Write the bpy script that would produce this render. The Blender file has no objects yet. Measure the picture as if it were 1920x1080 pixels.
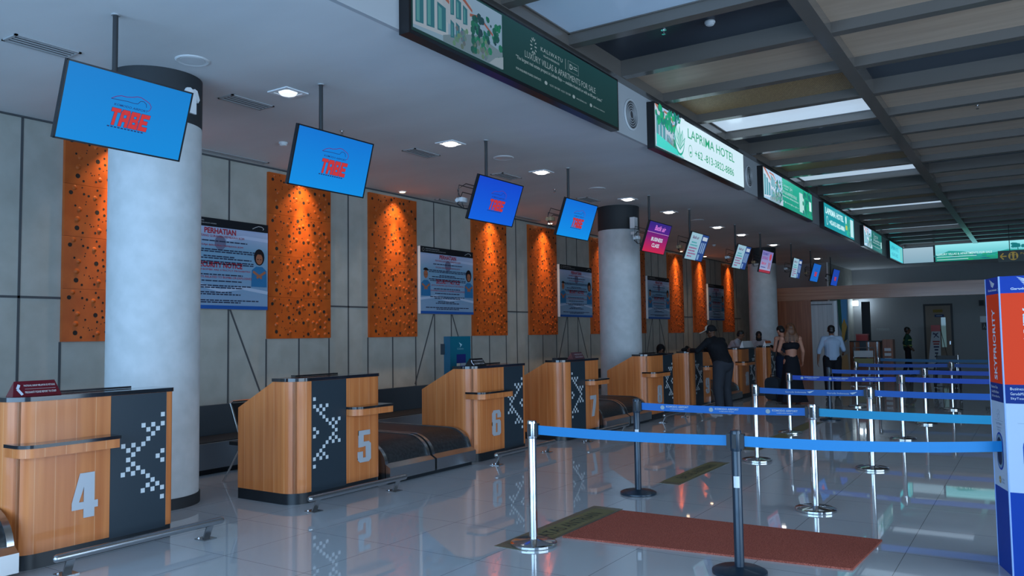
import bpy, bmesh, math, random
from mathutils import Vector, Matrix
random.seed(7)
R = math.radians
C = bpy.context.scene.collection
S = bpy.context.scene

# ------------------------------------------------------------------ camera
cam_data = bpy.data.cameras.new('camera')
cam = bpy.data.objects.new('camera', cam_data)
C.objects.link(cam)
cam_data.sensor_width = 36.0
cam_data.lens = 36.0 * 1496.0 / 1920.0
cam_data.clip_end = 200
_y, _p, _r = R(-33.295), R(3.363), R(-0.806)
_f = Vector((math.sin(_y) * math.cos(_p), math.cos(_y) * math.cos(_p), math.sin(_p)))
_rt = Vector((math.cos(_y), -math.sin(_y), 0)); _u = _rt.cross(_f)
_r2 = _rt * math.cos(_r) + _u * math.sin(_r); _u2 = -_rt * math.sin(_r) + _u * math.cos(_r)
m = Matrix((_r2, _u2, -_f)).transposed().to_4x4()
m.translation = (0, 0, 1.7)
cam.matrix_world = m
S.camera = cam

# ------------------------------------------------------------------ world, daylight, exposure
S.view_settings.view_transform = 'Standard'
S.view_settings.look = 'None'
S.view_settings.exposure = -0.30
S.view_settings.gamma = 1.0
S.view_settings.use_curve_mapping = False
S.cycles.use_denoising = True
S.cycles.max_bounces = 7
S.cycles.diffuse_bounces = 4
S.cycles.sample_clamp_indirect = 4.0
W = bpy.data.worlds.new('world'); S.world = W; W.use_nodes = True
bg = W.node_tree.nodes['Background']
bg.inputs[0].default_value = (0.36, 0.60, 1.0, 1); bg.inputs[1].default_value = 1.2

def area(name, loc, target, sx, sy, power, col):
    l = bpy.data.lights.new(name, 'AREA'); l.shape = 'RECTANGLE'; l.size = sx; l.size_y = sy
    l.energy = power; l.color = col
    o = bpy.data.objects.new(name, l); C.objects.link(o)
    o.location = loc
    o.rotation_euler = (Vector(target) - Vector(loc)).to_track_quat('-Z', 'Y').to_euler()
    return o
# daylight from the glazed entrance behind the camera and the glazed front on the right
area('entrance_daylight', (-2.5, -5.6, 2.3), (-2.5, 6, 2.5), 14, 4.2, 1350, (0.40, 0.67, 1.0))
area('side_daylight', (7.3, 5.0, 2.3), (-4, 6.5, 2.2), 12, 4.2, 950, (0.60, 0.80, 1.0))

# ------------------------------------------------------------------ materials
MATS = {}
def mat(name, col=(0.5, 0.5, 0.5), rough=0.5, metal=0.0, spec=0.5, emit=None, es=0.0, coat=0.0):
    if name in MATS: return MATS[name]
    mt = bpy.data.materials.new(name); mt.use_nodes = True
    b = mt.node_tree.nodes['Principled BSDF']
    b.inputs['Base Color'].default_value = (*col, 1)
    b.inputs['Roughness'].default_value = rough
    b.inputs['Metallic'].default_value = metal
    b.inputs['Specular IOR Level'].default_value = spec
    b.inputs['Coat Weight'].default_value = coat
    b.inputs['Coat Roughness'].default_value = 0.08
    if emit:
        b.inputs['Emission Color'].default_value = (*emit, 1)
        b.inputs['Emission Strength'].default_value = es
    MATS[name] = mt
    return mt
def NT(mt):
    nt = mt.node_tree
    return nt, nt.nodes, nt.links, nt.nodes['Principled BSDF']
def math_node(nt, op, a, b=None):
    n = nt.nodes.new('ShaderNodeMath'); n.operation = op
    for i, v in enumerate((a, b)):
        if v is None: continue
        if isinstance(v, (int, float)): n.inputs[i].default_value = v
        else: nt.links.new(v, n.inputs[i])
    return n.outputs[0]
def noise_mix(mt, ca, cb, scale=4, detail=4, stretch=(1, 1, 1), coord='Object', lo=0.35, hi=0.65):
    nt, N, L, b = NT(mt)
    tc = N.new('ShaderNodeTexCoord'); mp = N.new('ShaderNodeMapping'); mp.inputs['Scale'].default_value = stretch
    L.new(tc.outputs[coord], mp.inputs[0])
    no = N.new('ShaderNodeTexNoise'); no.inputs['Scale'].default_value = scale; no.inputs['Detail'].default_value = detail
    L.new(mp.outputs[0], no.inputs[0])
    cr = N.new('ShaderNodeValToRGB'); cr.color_ramp.elements[0].color = (*ca, 1); cr.color_ramp.elements[1].color = (*cb, 1)
    cr.color_ramp.elements[0].position = lo; cr.color_ramp.elements[1].position = hi
    L.new(no.outputs[0], cr.inputs[0]); L.new(cr.outputs[0], b.inputs['Base Color'])
    return no, cr
def bump(mt, src, strength, dist=0.01):
    nt, N, L, b = NT(mt)
    bu = N.new('ShaderNodeBump'); bu.inputs['Strength'].default_value = strength; bu.inputs['Distance'].default_value = dist
    L.new(src, bu.inputs['Height']); L.new(bu.outputs[0], b.inputs['Normal'])

def wood(name, c1, c2, line, rough=0.3, plank=0.155, horiz=False):
    mt = mat(name, c1, rough, spec=0.5, coat=0.3); nt, N, L, b = NT(mt)
    tc = N.new('ShaderNodeTexCoord'); sp = N.new('ShaderNodeSeparateXYZ'); L.new(tc.outputs['Object'], sp.inputs[0])
    s = math_node(nt, 'ADD', sp.outputs[0], sp.outputs[1]); z = sp.outputs[2]
    if horiz: s, z = z, s
    cb = N.new('ShaderNodeCombineXYZ')
    L.new(math_node(nt, 'MULTIPLY', s, 16.0), cb.inputs[0]); L.new(math_node(nt, 'MULTIPLY', z, 0.7), cb.inputs[2])
    no = N.new('ShaderNodeTexNoise'); no.inputs['Scale'].default_value = 1.0; no.inputs['Detail'].default_value = 6
    L.new(cb.outputs[0], no.inputs[0])
    cr = N.new('ShaderNodeValToRGB'); cr.color_ramp.elements[0].color = (*c1, 1); cr.color_ramp.elements[1].color = (*c2, 1)
    cr.color_ramp.elements[0].position = 0.32; cr.color_ramp.elements[1].position = 0.7
    L.new(no.outputs[0], cr.inputs[0])
    fr = math_node(nt, 'FRACT', math_node(nt, 'DIVIDE', s, plank))
    ln = math_node(nt, 'LESS_THAN', fr, 0.035)
    mx = N.new('ShaderNodeMix'); mx.data_type = 'RGBA'
    L.new(math_node(nt, 'MULTIPLY', ln, 0.55), mx.inputs[0]); L.new(cr.outputs[0], mx.inputs[6]); mx.inputs[7].default_value = (*line, 1)
    L.new(mx.outputs[2], b.inputs['Base Color'])
    return mt
M_wood = wood('counter_wood', (0.60, 0.165, 0.038), (0.75, 0.25, 0.07), (0.86, 0.46, 0.22), 0.40)
M_woodwall = wood('wall_wood', (0.22, 0.07, 0.03), (0.36, 0.13, 0.06), (0.18, 0.06, 0.03), 0.4, 0.23)
M_header = wood('header_wood', (0.34, 0.15, 0.085), (0.46, 0.23, 0.13), (0.30, 0.12, 0.07), 0.35, 0.5, True)
M_whitewood = wood('white_plank', (0.42, 0.44, 0.45), (0.52, 0.53, 0.53), (0.15, 0.15, 0.16), 0.5, 0.15)
M_dark = mat('dark_laminate', (0.022, 0.037, 0.05), 0.42)
M_kick = mat('kick_black', (0.012, 0.016, 0.02), 0.35)
M_black = mat('black_gloss', (0.012, 0.012, 0.014), 0.12, coat=0.4)
M_blackm = mat('black_matte', (0.015, 0.015, 0.017), 0.5)
M_white = mat('white_paint', (0.75, 0.78, 0.8), 0.5)
M_silver = mat('silver_letter', (0.55, 0.58, 0.62), 0.38, 0.2)
M_inlay = mat('white_inlay', (0.72, 0.75, 0.76), 0.4)
M_steel = mat('brushed_steel', (0.46, 0.47, 0.48), 0.24, 0.95)
M_chrome = mat('chrome', (0.60, 0.61, 0.62), 0.13, 1.0)
M_belt = mat('conveyor_rubber', (0.018, 0.02, 0.022), 0.45)
n_, c_ = noise_mix(M_belt, (0.012, 0.013, 0.015), (0.03, 0.032, 0.034), 30, 2)
bump(M_belt, n_.outputs[0], 0.4, 0.004)
M_beige = mat('counter_brass', (0.45, 0.33, 0.2), 0.4, 0.5)
M_ceil = mat('ceiling_paint', (0.62, 0.62, 0.63), 0.75)
noise_mix(M_ceil, (0.58, 0.59, 0.60), (0.66, 0.67, 0.68), 0.5, 5, (0.6, 1.6, 1))
M_wall = mat('wall_plaster', (0.4, 0.4, 0.38), 0.8)
n_, c_ = noise_mix(M_wall, (0.38, 0.37, 0.325), (0.44, 0.43, 0.385), 3, 8)
bump(M_wall, n_.outputs[0], 0.2, 0.01)
M_groove = mat('wall_groove', (0.07, 0.075, 0.08), 0.7)
M_farwall = mat('far_wall', (0.30, 0.30, 0.30), 0.8)
M_column = mat('column_paint', (0.62, 0.66, 0.68), 0.6)
n_, c_ = noise_mix(M_column, (0.50, 0.53, 0.54), (0.57, 0.595, 0.61), 6, 8)
bump(M_column, n_.outputs[0], 0.15, 0.01)
M_charcoal = mat('charcoal_band', (0.018, 0.022, 0.026), 0.7)
M_orange = mat('orange_panel', (0.50, 0.115, 0.02), 0.38, 0.1)
noise_mix(M_orange, (0.43, 0.082, 0.009), (0.54, 0.112, 0.014), 5, 4)
M_hole = mat('panel_hole', (0.008, 0.006, 0.005), 0.8)
M_beam = mat('ceiling_beam', (0.115, 0.10, 0.088), 0.25, 0.0, coat=0.3)
M_ply = mat('ceiling_ply', (0.27, 0.215, 0.175), 0.45, coat=0.05)
noise_mix(M_ply, (0.43, 0.31, 0.225), (0.50, 0.37, 0.27), 2, 6, (0.4, 4, 1))
M_void = mat('ceiling_navy', (0.012, 0.02, 0.035), 0.35)
M_fascia = mat('fascia_grey', (0.42, 0.44, 0.46), 0.5)
M_housing = mat('sign_housing', (0.008, 0.008, 0.01), 0.3)
M_tvframe = mat('monitor_frame', (0.008, 0.01, 0.014), 0.3)
M_pole = mat('pole_dark', (0.035, 0.037, 0.04), 0.4, 0.3)
M_light = mat('lamp_glow', (0.9, 0.9, 0.9), 0.4, emit=(1, 0.97, 0.92), es=9)
M_lightdim = mat('lamp_dim', (0.9, 0.9, 0.9), 0.4, emit=(0.8, 0.9, 1), es=1.2)
M_warm = mat('lamp_warm', (0.9, 0.8, 0.6), 0.4, emit=(1, 0.72, 0.45), es=12)
M_plastic = mat('white_plastic', (0.62, 0.64, 0.66), 0.4)
M_grille = mat('vent_grille', (0.34, 0.35, 0.36), 0.5)
M_ventgap = mat('vent_gap', (0.05, 0.05, 0.055), 0.6)
M_diff = mat('luminous_panel', (0.7, 0.75, 0.8), 0.15, emit=(0.62, 0.80, 1.0), es=0.7)
M_diffpale = mat('unlit_panel_glow', (0.6, 0.7, 0.8), 0.15, emit=(0.25, 0.45, 0.8), es=0.08)  # faint blue glow put into panels that are not lit
M_red = mat('cooler_red', (0.45, 0.03, 0.025), 0.4)

# rattan weave
M_rattan = mat('rattan', (0.2, 0.12, 0.06), 0.5); nt, N, L, b = NT(M_rattan)
tc = N.new('ShaderNodeTexCoord'); mp = N.new('ShaderNodeMapping'); mp.inputs['Rotation'].default_value = (0, 0, R(45)); mp.inputs['Scale'].default_value = (14, 14, 14)
L.new(tc.outputs['Object'], mp.inputs[0]); ck = N.new('ShaderNodeTexBrick'); ck.inputs['Scale'].default_value = 1.0
ck.inputs['Color1'].default_value = (0.55, 0.36, 0.17, 1); ck.inputs['Color2'].default_value = (0.40, 0.24, 0.11, 1); ck.inputs['Mortar'].default_value = (0.04, 0.025, 0.015, 1)
ck.inputs['Mortar Size'].default_value = 0.035
L.new(mp.outputs[0], ck.inputs[0]); L.new(ck.outputs[0], b.inputs['Base Color']); bump(M_rattan, ck.outputs[1], 0.5, 0.01)

# floor tiles
M_floor = mat('floor_tiles', (0.3, 0.31, 0.32), 0.06, spec=0.62); nt, N, L, b = NT(M_floor)
tc = N.new('ShaderNodeTexCoord'); sp = N.new('ShaderNodeSeparateXYZ'); L.new(tc.outputs['Object'], sp.inputs[0])
def seam(o, off):
    fr = math_node(nt, 'FRACT', math_node(nt, 'DIVIDE', math_node(nt, 'ADD', o, off), 0.9))
    return math_node(nt, 'LESS_THAN', fr, 0.0055)
sm = math_node(nt, 'MAXIMUM', seam(sp.outputs[0], 0.917 + 18), seam(sp.outputs[1], -4.075 + 18))
no = N.new('ShaderNodeTexNoise'); no.inputs['Scale'].default_value = 1.2; no.inputs['Detail'].default_value = 6; L.new(tc.outputs['Object'], no.inputs[0])
cr = N.new('ShaderNodeValToRGB'); cr.color_ramp.elements[0].color = (0.50, 0.53, 0.56, 1); cr.color_ramp.elements[1].color = (0.56, 0.59, 0.62, 1)
L.new(no.outputs[0], cr.inputs[0]); mx = N.new('ShaderNodeMix'); mx.data_type = 'RGBA'
L.new(sm, mx.inputs[0]); L.new(cr.outputs[0], mx.inputs[6]); mx.inputs[7].default_value = (0.20, 0.21, 0.22, 1)
L.new(mx.outputs[2], b.inputs['Base Color'])
L.new(math_node(nt, 'ADD', math_node(nt, 'MULTIPLY', no.outputs[0], 0.03), 0.012), b.inputs['Roughness'])

M_carpet = mat('red_carpet', (0.30, 0.035, 0.025), 0.95, spec=0.1)
n_, c_ = noise_mix(M_carpet, (0.27, 0.065, 0.045), (0.56, 0.16, 0.11), 130, 2)
bump(M_carpet, n_.outputs[0], 0.8, 0.01)

def attr_mat(name, strength, rough=0.4, base=0.0):
    """artwork material: colour comes from the artwork itself; strength>0 for backlit faces and screens"""
    if name in MATS: return MATS[name]
    mt = bpy.data.materials.new(name); mt.use_nodes = True; nt, N, L, b = NT(mt)
    at = N.new('ShaderNodeAttribute'); at.attribute_name = 'art'
    b.inputs['Roughness'].default_value = rough
    if strength > 0:
        b.inputs['Base Color'].default_value = (base, base, base, 1)
        L.new(at.outputs['Color'], b.inputs['Emission Color']); b.inputs['Emission Strength'].default_value = strength
    else:
        L.new(at.outputs['Color'], b.inputs['Base Color'])
    MATS[name] = mt
    return mt
A_print = attr_mat('printed_art', 0, 0.5)
A_screen = attr_mat('screen_art', 1.1, 0.35, 0.01)
A_box = attr_mat('lightbox_art', 1.25, 0.3, 0.02)
A_dim = attr_mat('dim_lightbox_art', 0.6, 0.5, 0.01)
for q in (A_print, A_screen, A_dim, A_box): q.node_tree.nodes['Principled BSDF'].inputs['Specular IOR Level'].default_value = .15

# ------------------------------------------------------------------ mesh helpers
def link(o): C.objects.link(o); return o
def tag(o, label=None, cat=None, group=None, kind=None):
    if label: o['label'] = label
    if cat: o['category'] = cat
    if group: o['group'] = group
    if kind: o['kind'] = kind
    return o
def thing(name, loc, label, cat, group=None, rz=0.0):
    o = link(bpy.data.objects.new(name, None)); o.empty_display_size = 0.1
    o.location = loc; o.rotation_euler = (0, 0, rz)
    return tag(o, label, cat, group)
def children(o): return [c for c in C.objects if c.parent is o]
def dup(root, loc, rz=None, label=None, group=None):
    r = root.copy(); C.objects.link(r); r.location = loc
    if rz is not None: r.rotation_euler = (0, 0, rz)
    if label: r['label'] = label
    if group: r['group'] = group
    for ch in KIDS.get(root.name, []):
        c = ch.copy(); C.objects.link(c); c.parent = r; KIDS.setdefault(r.name, []).append(c)
        for g in KIDS.get(ch.name, []):
            d = g.copy(); C.objects.link(d); d.parent = c; KIDS.setdefault(c.name, []).append(d)
    return r
KIDS = {}
ORIG = {}   # accumulated local origin of parents
def _adopt(o, parent):
    if parent is not None:
        o.parent = parent; KIDS.setdefault(parent.name, []).append(o)

class MB:
    def __init__(s): s.v = []; s.f = []; s.m = []
    def add(s, vs, fs, m=0):
        k = len(s.v); s.v += [tuple(v) for v in vs]; s.f += [tuple(i + k for i in f) for f in fs]; s.m += [m] * len(fs); return s
    def box(s, a, b, m=0):
        x0, y0, z0 = a; x1, y1, z1 = b
        x0, x1 = min(x0, x1), max(x0, x1); y0, y1 = min(y0, y1), max(y0, y1); z0, z1 = min(z0, z1), max(z0, z1)
        vs = [(x0, y0, z0), (x1, y0, z0), (x1, y1, z0), (x0, y1, z0), (x0, y0, z1), (x1, y0, z1), (x1, y1, z1), (x0, y1, z1)]
        return s.add(vs, [(0, 3, 2, 1), (4, 5, 6, 7), (0, 1, 5, 4), (1, 2, 6, 5), (2, 3, 7, 6), (3, 0, 4, 7)], m)
    def obox(s, c, ax, ay, az, m=0):
        c, ax, ay, az = Vector(c), Vector(ax), Vector(ay), Vector(az); vs = []
        for k in (-1, 1):
            for i, j in ((-1, -1), (1, -1), (1, 1), (-1, 1)): vs.append(c + ax * i + ay * j + az * k)
        return s.add(vs, [(0, 3, 2, 1), (4, 5, 6, 7), (0, 1, 5, 4), (1, 2, 6, 5), (2, 3, 7, 6), (3, 0, 4, 7)], m)
    def bar(s, p, q, w, h=None, m=0):
        p, q = Vector(p), Vector(q); d = (q - p); L_ = d.length; d.normalize(); h = h or w
        up = Vector((0, 0, 1)) if abs(d.z) < 0.95 else Vector((0, 1, 0)); r = d.cross(up).normalized(); u = r.cross(d)
        return s.obox((p + q) / 2, r * w / 2, d * L_ / 2, u * h / 2, m)
    def cyl(s, p, q, r0, r1=None, n=16, m=0, cap=True):
        return s.tube([p, q], [r0, r0 if r1 is None else r1], n, m, cap)
    def tube(s, pts, r, n=10, m=0, cap=True):
        pts = [Vector(p) for p in pts]; k = len(pts); rr = r if isinstance(r, (list, tuple)) else [r] * k
        vs = []; fs = []; prev = None
        for i, p in enumerate(pts):
            d = (pts[min(i + 1, k - 1)] - pts[max(i - 1, 0)]).normalized()
            if prev is None:
                up = Vector((0, 0, 1)) if abs(d.z) < 0.9 else Vector((1, 0, 0)); a = d.cross(up).normalized()
            else: a = (prev - d * prev.dot(d)).normalized()
            prev = a; b_ = d.cross(a)
            for j in range(n):
                t = 2 * math.pi * j / n; vs.append(p + (a * math.cos(t) + b_ * math.sin(t)) * rr[i])
        for i in range(k - 1):
            for j in range(n): j2 = (j + 1) % n; fs.append((i * n + j, i * n + j2, (i + 1) * n + j2, (i + 1) * n + j))
        if cap: fs.append(tuple(range(n))[::-1]); fs.append(tuple((k - 1) * n + j for j in range(n)))
        return s.add(vs, fs, m)
    def lathe(s, prof, c=(0, 0, 0), n=28, m=0):
        vs = []; fs = []
        for r, z in prof:
            for j in range(n): t = 2 * math.pi * j / n; vs.append((c[0] + r * math.cos(t), c[1] + r * math.sin(t), c[2] + z))
        for i in range(len(prof) - 1):
            for j in range(n): j2 = (j + 1) % n; fs.append((i * n + j, i * n + j2, (i + 1) * n + j2, (i + 1) * n + j))
        fs.append(tuple(range(n))[::-1]); fs.append(tuple((len(prof) - 1) * n + j for j in range(n)))
        return s.add(vs, fs, m)
    def prism(s, poly, z0, z1, m=0):
        n = len(poly); vs = [(x, y, z0) for x, y in poly] + [(x, y, z1) for x, y in poly]
        return s.add(vs, [tuple(range(n))[::-1], tuple(range(n, 2 * n))] + [(i, (i + 1) % n, n + (i + 1) % n, n + i) for i in range(n)], m)
    def prismy(s, poly, y0, y1, m=0):   # poly in (x,z), extruded along y
        n = len(poly); vs = [(x, y0, z) for x, z in poly] + [(x, y1, z) for x, z in poly]
        return s.add(vs, [tuple(range(n)), tuple(range(n, 2 * n))[::-1]] + [(i, n + i, n + (i + 1) % n, (i + 1) % n) for i in range(n)], m)
    def sphere(s, c, r, n=14, k=9, m=0, sc=(1, 1, 1)):
        prof = [(max(r * math.sin(math.pi * i / k), 1e-4), -r * math.cos(math.pi * i / k)) for i in range(k + 1)]
        vs = []; fs = []
        for a, z in prof:
            for j in range(n): t = 2 * math.pi * j / n; vs.append((c[0] + a * math.cos(t) * sc[0], c[1] + a * math.sin(t) * sc[1], c[2] + z * sc[2]))
        for i in range(k):
            for j in range(n): j2 = (j + 1) % n; fs.append((i * n + j, i * n + j2, (i + 1) * n + j2, (i + 1) * n + j))
        return s.add(vs, fs, m)
    def build(s, name, mats, parent=None, smooth=True, world=False, fixn=True):
        me = bpy.data.meshes.new(name); off = Vector((0, 0, 0))
        if world and parent is not None:
            p = parent
            while p is not None: off += p.location; p = p.parent
        me.from_pydata([tuple(Vector(v) - off) for v in s.v], [], s.f)
        if not isinstance(mats, (list, tuple)): mats = [mats]
        for mt in mats: me.materials.append(mt)
        for p, mi in zip(me.polygons, s.m): p.material_index = mi
        if fixn:
            bm = bmesh.new(); bm.from_mesh(me); bmesh.ops.recalc_face_normals(bm, faces=bm.faces[:]); bm.to_mesh(me); bm.free()
        if smooth:
            for p in me.polygons: p.use_smooth = True
            me.set_sharp_from_angle(angle=R(35))
        me.update()
        o = link(bpy.data.objects.new(name, me)); _adopt(o, parent)
        return o
def rrect(w, h, r, n=4, cx=0, cy=0):
    out = []
    for sx, sy, a0 in ((1, 1, 0), (-1, 1, 90), (-1, -1, 180), (1, -1, 270)):
        for i in range(n + 1):
            a = R(a0 + 90 * i / n); out.append((cx + sx * (w / 2 - r) + r * math.cos(a), cy + sy * (h / 2 - r) + r * math.sin(a)))
    return out

# ------------------------------------------------------------------ lettering
_TC = {}
def text_geo(txt, bold=0.0, shear=0.0, spacing=1.0):
    key = (txt, bold, shear, spacing)
    if key in _TC: return _TC[key]
    cu = bpy.data.curves.new('t', 'FONT'); cu.body = txt; cu.resolution_u = 2; cu.offset = bold; cu.shear = shear; cu.fill_mode = 'FRONT'
    cu.space_character = spacing; cu.align_x = 'CENTER'
    o = bpy.data.objects.new('t', cu); C.objects.link(o)
    dg = bpy.context.evaluated_depsgraph_get(); ev = o.evaluated_get(dg); me = bpy.data.meshes.new_from_object(ev)
    vs = [(v.co.x, v.co.y) for v in me.vertices]; fs = [tuple(p.vertices) for p in me.polygons]
    bpy.data.objects.remove(o); bpy.data.curves.remove(cu); bpy.data.meshes.remove(me)
    x0 = min(v[0] for v in vs); x1 = max(v[0] for v in vs); y0 = min(v[1] for v in vs); y1 = max(v[1] for v in vs)
    vs = [((x - x0) / (x1 - x0), (y - y0) / (y1 - y0)) for x, y in vs]
    _TC[key] = (vs, fs, (x1 - x0) / (y1 - y0)); return _TC[key]

class Art:
    """flat artwork on a plane: origin o (bottom left), r = reading direction, u = up"""
    def __init__(s, o, r, u):
        s.o = Vector(o); s.r = Vector(r).normalized(); s.u = Vector(u).normalized(); s.n = s.r.cross(s.u)
        s.v = []; s.f = []; s.c = []; s.k = 0
    def P(s, x, y, l): return s.o + s.r * x + s.u * y + s.n * (0.0012 * l)
    def poly(s, pts, col, l=1, cols=None):
        k = len(s.v); s.v += [s.P(x, y, l) for x, y in pts]; s.f.append(tuple(range(k, k + len(pts))))
        s.c.append(cols or [col] * len(pts)); return s
    def rect(s, x0, y0, x1, y1, col, l=1, top=None):
        cols = [col, col, top, top] if top else None
        return s.poly([(x0, y0), (x1, y0), (x1, y1), (x0, y1)], col, l, cols)
    def disc(s, cx, cy, rx, ry, col, l=2, n=18, a0=0, a1=360):
        return s.poly([(cx + rx * math.cos(R(a0 + (a1 - a0) * i / n)), cy + ry * math.sin(R(a0 + (a1 - a0) * i / n))) for i in range(n)], col, l)
    def ring(s, cx, cy, r, w, col, l=2, n=20, sx=1.0):
        for i in range(n):
            a, b_ = 2 * math.pi * i / n, 2 * math.pi * (i + 1) / n
            s.poly([(cx + sx * q * math.cos(t), cy + q * math.sin(t)) for q, t in ((r - w, a), (r, a), (r, b_), (r - w, b_))], col, l)
        return s
    def line(s, pts, w, col, l=2):
        for (x0, y0), (x1, y1) in zip(pts, pts[1:]):
            d = math.hypot(x1 - x0, y1 - y0) or 1; nx, ny = -(y1 - y0) / d * w / 2, (x1 - x0) / d * w / 2
            s.poly([(x0 - nx, y0 - ny), (x1 - nx, y1 - ny), (x1 + nx, y1 + ny), (x0 + nx, y0 + ny)], col, l)
        return s
    def text(s, txt, x, y, h, col, l=2, w=None, bold=0.0, shear=0.0, align='L', spacing=1.0, rot=False):
        vs, fs, asp = text_geo(txt, bold, shear, spacing); w = w if w else h * asp
        x -= {'L': 0, 'C': w / 2, 'R': w}[align]; k = len(s.v)
        if rot: s.v += [s.P(x - b_ * h, y + a * w, l) for a, b_ in vs]      # reads upward
        else: s.v += [s.P(x + a * w, y + b_ * h, l) for a, b_ in vs]
        for f in fs: s.f.append(tuple(i + k for i in f)); s.c.append([col] * len(f))
        return s
    def build(s, name, mt, parent=None):
        off = Vector((0, 0, 0))
        if parent is not None:
            p = parent
            while p is not None: off += p.location; p = p.parent
        me = bpy.data.meshes.new(name); me.from_pydata([tuple(v - off) for v in s.v], [], s.f); me.materials.append(mt)
        ca = me.color_attributes.new('art', 'FLOAT_COLOR', 'CORNER'); i = 0; buf = []
        for cl in s.c:
            for q in cl: buf += [q[0], q[1], q[2], 1.0]
        ca.data.foreach_set('color', buf); me.update()
        o = link(bpy.data.objects.new(name, me)); _adopt(o, parent); return o

def struct(o): return tag(o, kind='structure')

# ================================================================== THE SETTING
XW, XF, H, YE = -10.35, -4.77, 4.48, 39.6
struct(MB().box((-10.6, -6, -0.1), (8, YE + .2, 0)).build('floor', M_floor, smooth=False))
ceil = struct(MB().box((-10.6, -6, H), (XF, YE + .2, H + .1)).box((XF, 38.0, H), (8, YE + .2, H + .1)).build('ceiling', M_ceil, smooth=False))
wall = struct(MB().box((XW - .25, -6, 0), (XW, 34.3, H)).build('wall_left', M_wall, smooth=False))
struct(MB().box((XW, 34.3, 0), (-7.1, 34.5, H)).build('wall_back_left', M_farwall, smooth=False))
struct(MB().box((-7.3, 34.5, 0), (-7.1, YE, H)).build('wall_recess', M_wall, smooth=False))
struct(MB().box((-7.3, YE, 0), (8, YE + .2, H)).build('wall_far', M_farwall, smooth=False))
struct(MB().box((8, 12, 0), (8.2, YE + .2, 5.5)).build('wall_right_unseen', M_farwall, smooth=False))  # unseen wall, added from mid-hall onward to keep the far end darker
struct(MB().box((-7.1, 34.22, 0), (-7.04, 34.3, H)).build('trim_1', M_white, smooth=False))
# wall grooves (one child of the wall)
g = MB()
def groove_v(y, z0, z1): g.box((XW - .005, y - .015, z0), (XW + .004, y + .015, z1))
def groove_d(y0, z0, y1, z1): g.bar((XW + .0, y0, z0), (XW + .0, y1, z1), .008, .03)
for k in range(-2, 5):
    b0 = 8.55 + 5.57 * k
    groove_v(b0 + 1.83, 0, H)
    for q in (0, .68, 1.36, 2.33, 3.01, 3.69):
        if b0 + q < 34.2: groove_v(b0 + q, 0, 1.69)
    for q in (4.29, 4.85):
        if b0 + q < 34.2: groove_v(b0 + q, 0, H)
    if b0 + 5 < 34.2:
        groove_d(b0 + 4.26, 2.15, b0 + 3.66, .75); groove_d(b0 + 4.88, 2.15, b0 + 5.5, .75)
    g.box((XW - .005, b0 + 1.36, 2.232), (XW + .004, b0 + 2.33, 2.262))
g.box((XW, -6, H - .02), (XW + .03, 34.3, H))
g.build('groove', M_groove, wall, smooth=False)

# fascia along the raised ceiling, carrying the lightboxes
struct(MB().box((XF, -6, H + .0), (XF + .05, 38, 5.5)).build('trim_2', M_fascia, smooth=False))
struct(MB().box((XF, 37.95, H), (8, 38.0, 5.5)).build('trim_3', M_fascia, smooth=False))
struct(MB().box((XF, -6, 5.42), (8, 38, 5.5)).build('ceiling_upper', M_void, smooth=False))
# beams: long ones and cross ones, every one its own piece
nt_ = 4
for x in (XF + .05, -2.06, .78, 3.6, 6.4):
    w = .12 if x < -4 else .18
    struct(MB().box((x, -6, 5.192), (x + w, 37.95, 5.42)).build('trim_%d' % nt_, M_beam, smooth=False)); nt_ += 1
for k in range(-9, 21):
    y = 8.33 + 1.46 * k
    struct(MB().box((XF + .17, y, 5.2), (8, y + .15, 5.42)).build('trim_%d' % nt_, M_beam, smooth=False)); nt_ += 1
    y0, y1 = y + .15, y + 1.46
    if y1 > 37.95: continue
    t = k % 4
    if t in (1, 2):
        o = MB().box((XF + .17, y0, 5.33), (-2.06, y1, 5.35)).build('ply_panel' if t == 1 else 'rattan_panel', M_ply if t == 1 else M_rattan, smooth=False); struct(o)
        o.parent = ceil
    if t == 3:
        nm = 'thing'
        word = {-1: 'pale unlit-looking panel nearest the big green sign', 3: 'widest glowing white ceiling panel, above the white hotel lightbox', 7: 'second glowing ceiling panel, next row behind the widest one',
                11: 'third glowing ceiling panel, thin bright strip', 15: 'fourth glowing ceiling panel, narrow strip near the far end', 19: 'farthest thin glowing ceiling strip by the far banner'}.get(k, 'recessed ceiling panel behind the viewer')
        lt = thing('ceiling_light', (-3.33, (y0 + y1) / 2, 5.33), word, 'ceiling light', 'luminous panels of the coffered ceiling')
        MB().box((XF + .19, y0 + .02, 5.34), (-2.08, y1 - .02, 5.36)).build('diffuser', M_diffpale if k < 0 else M_diff, lt, smooth=False, world=True)
        fr = MB()
        for a, b_ in (((XF + .17, y0, 5.325), (XF + .2, y1, 5.37)), ((-2.09, y0, 5.325), (-2.06, y1, 5.37)), ((XF + .17, y0, 5.325), (-2.06, y0 + .025, 5.37)), ((XF + .17, y1 - .025, 5.325), (-2.06, y1, 5.37))): fr.box(a, b_)
        fr.build('frame', M_beam, lt, smooth=False, world=True)
    for bx0, bx1 in ((-1.88, .78), (.96, 3.6)):
        if k in (2, 7, 10, 15, 18): continue
        o = MB().box((bx0, y0, 5.33), (bx1, y1, 5.35)).build('ply_panel', M_ply, smooth=False); o.parent = ceil; struct(o)

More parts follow.
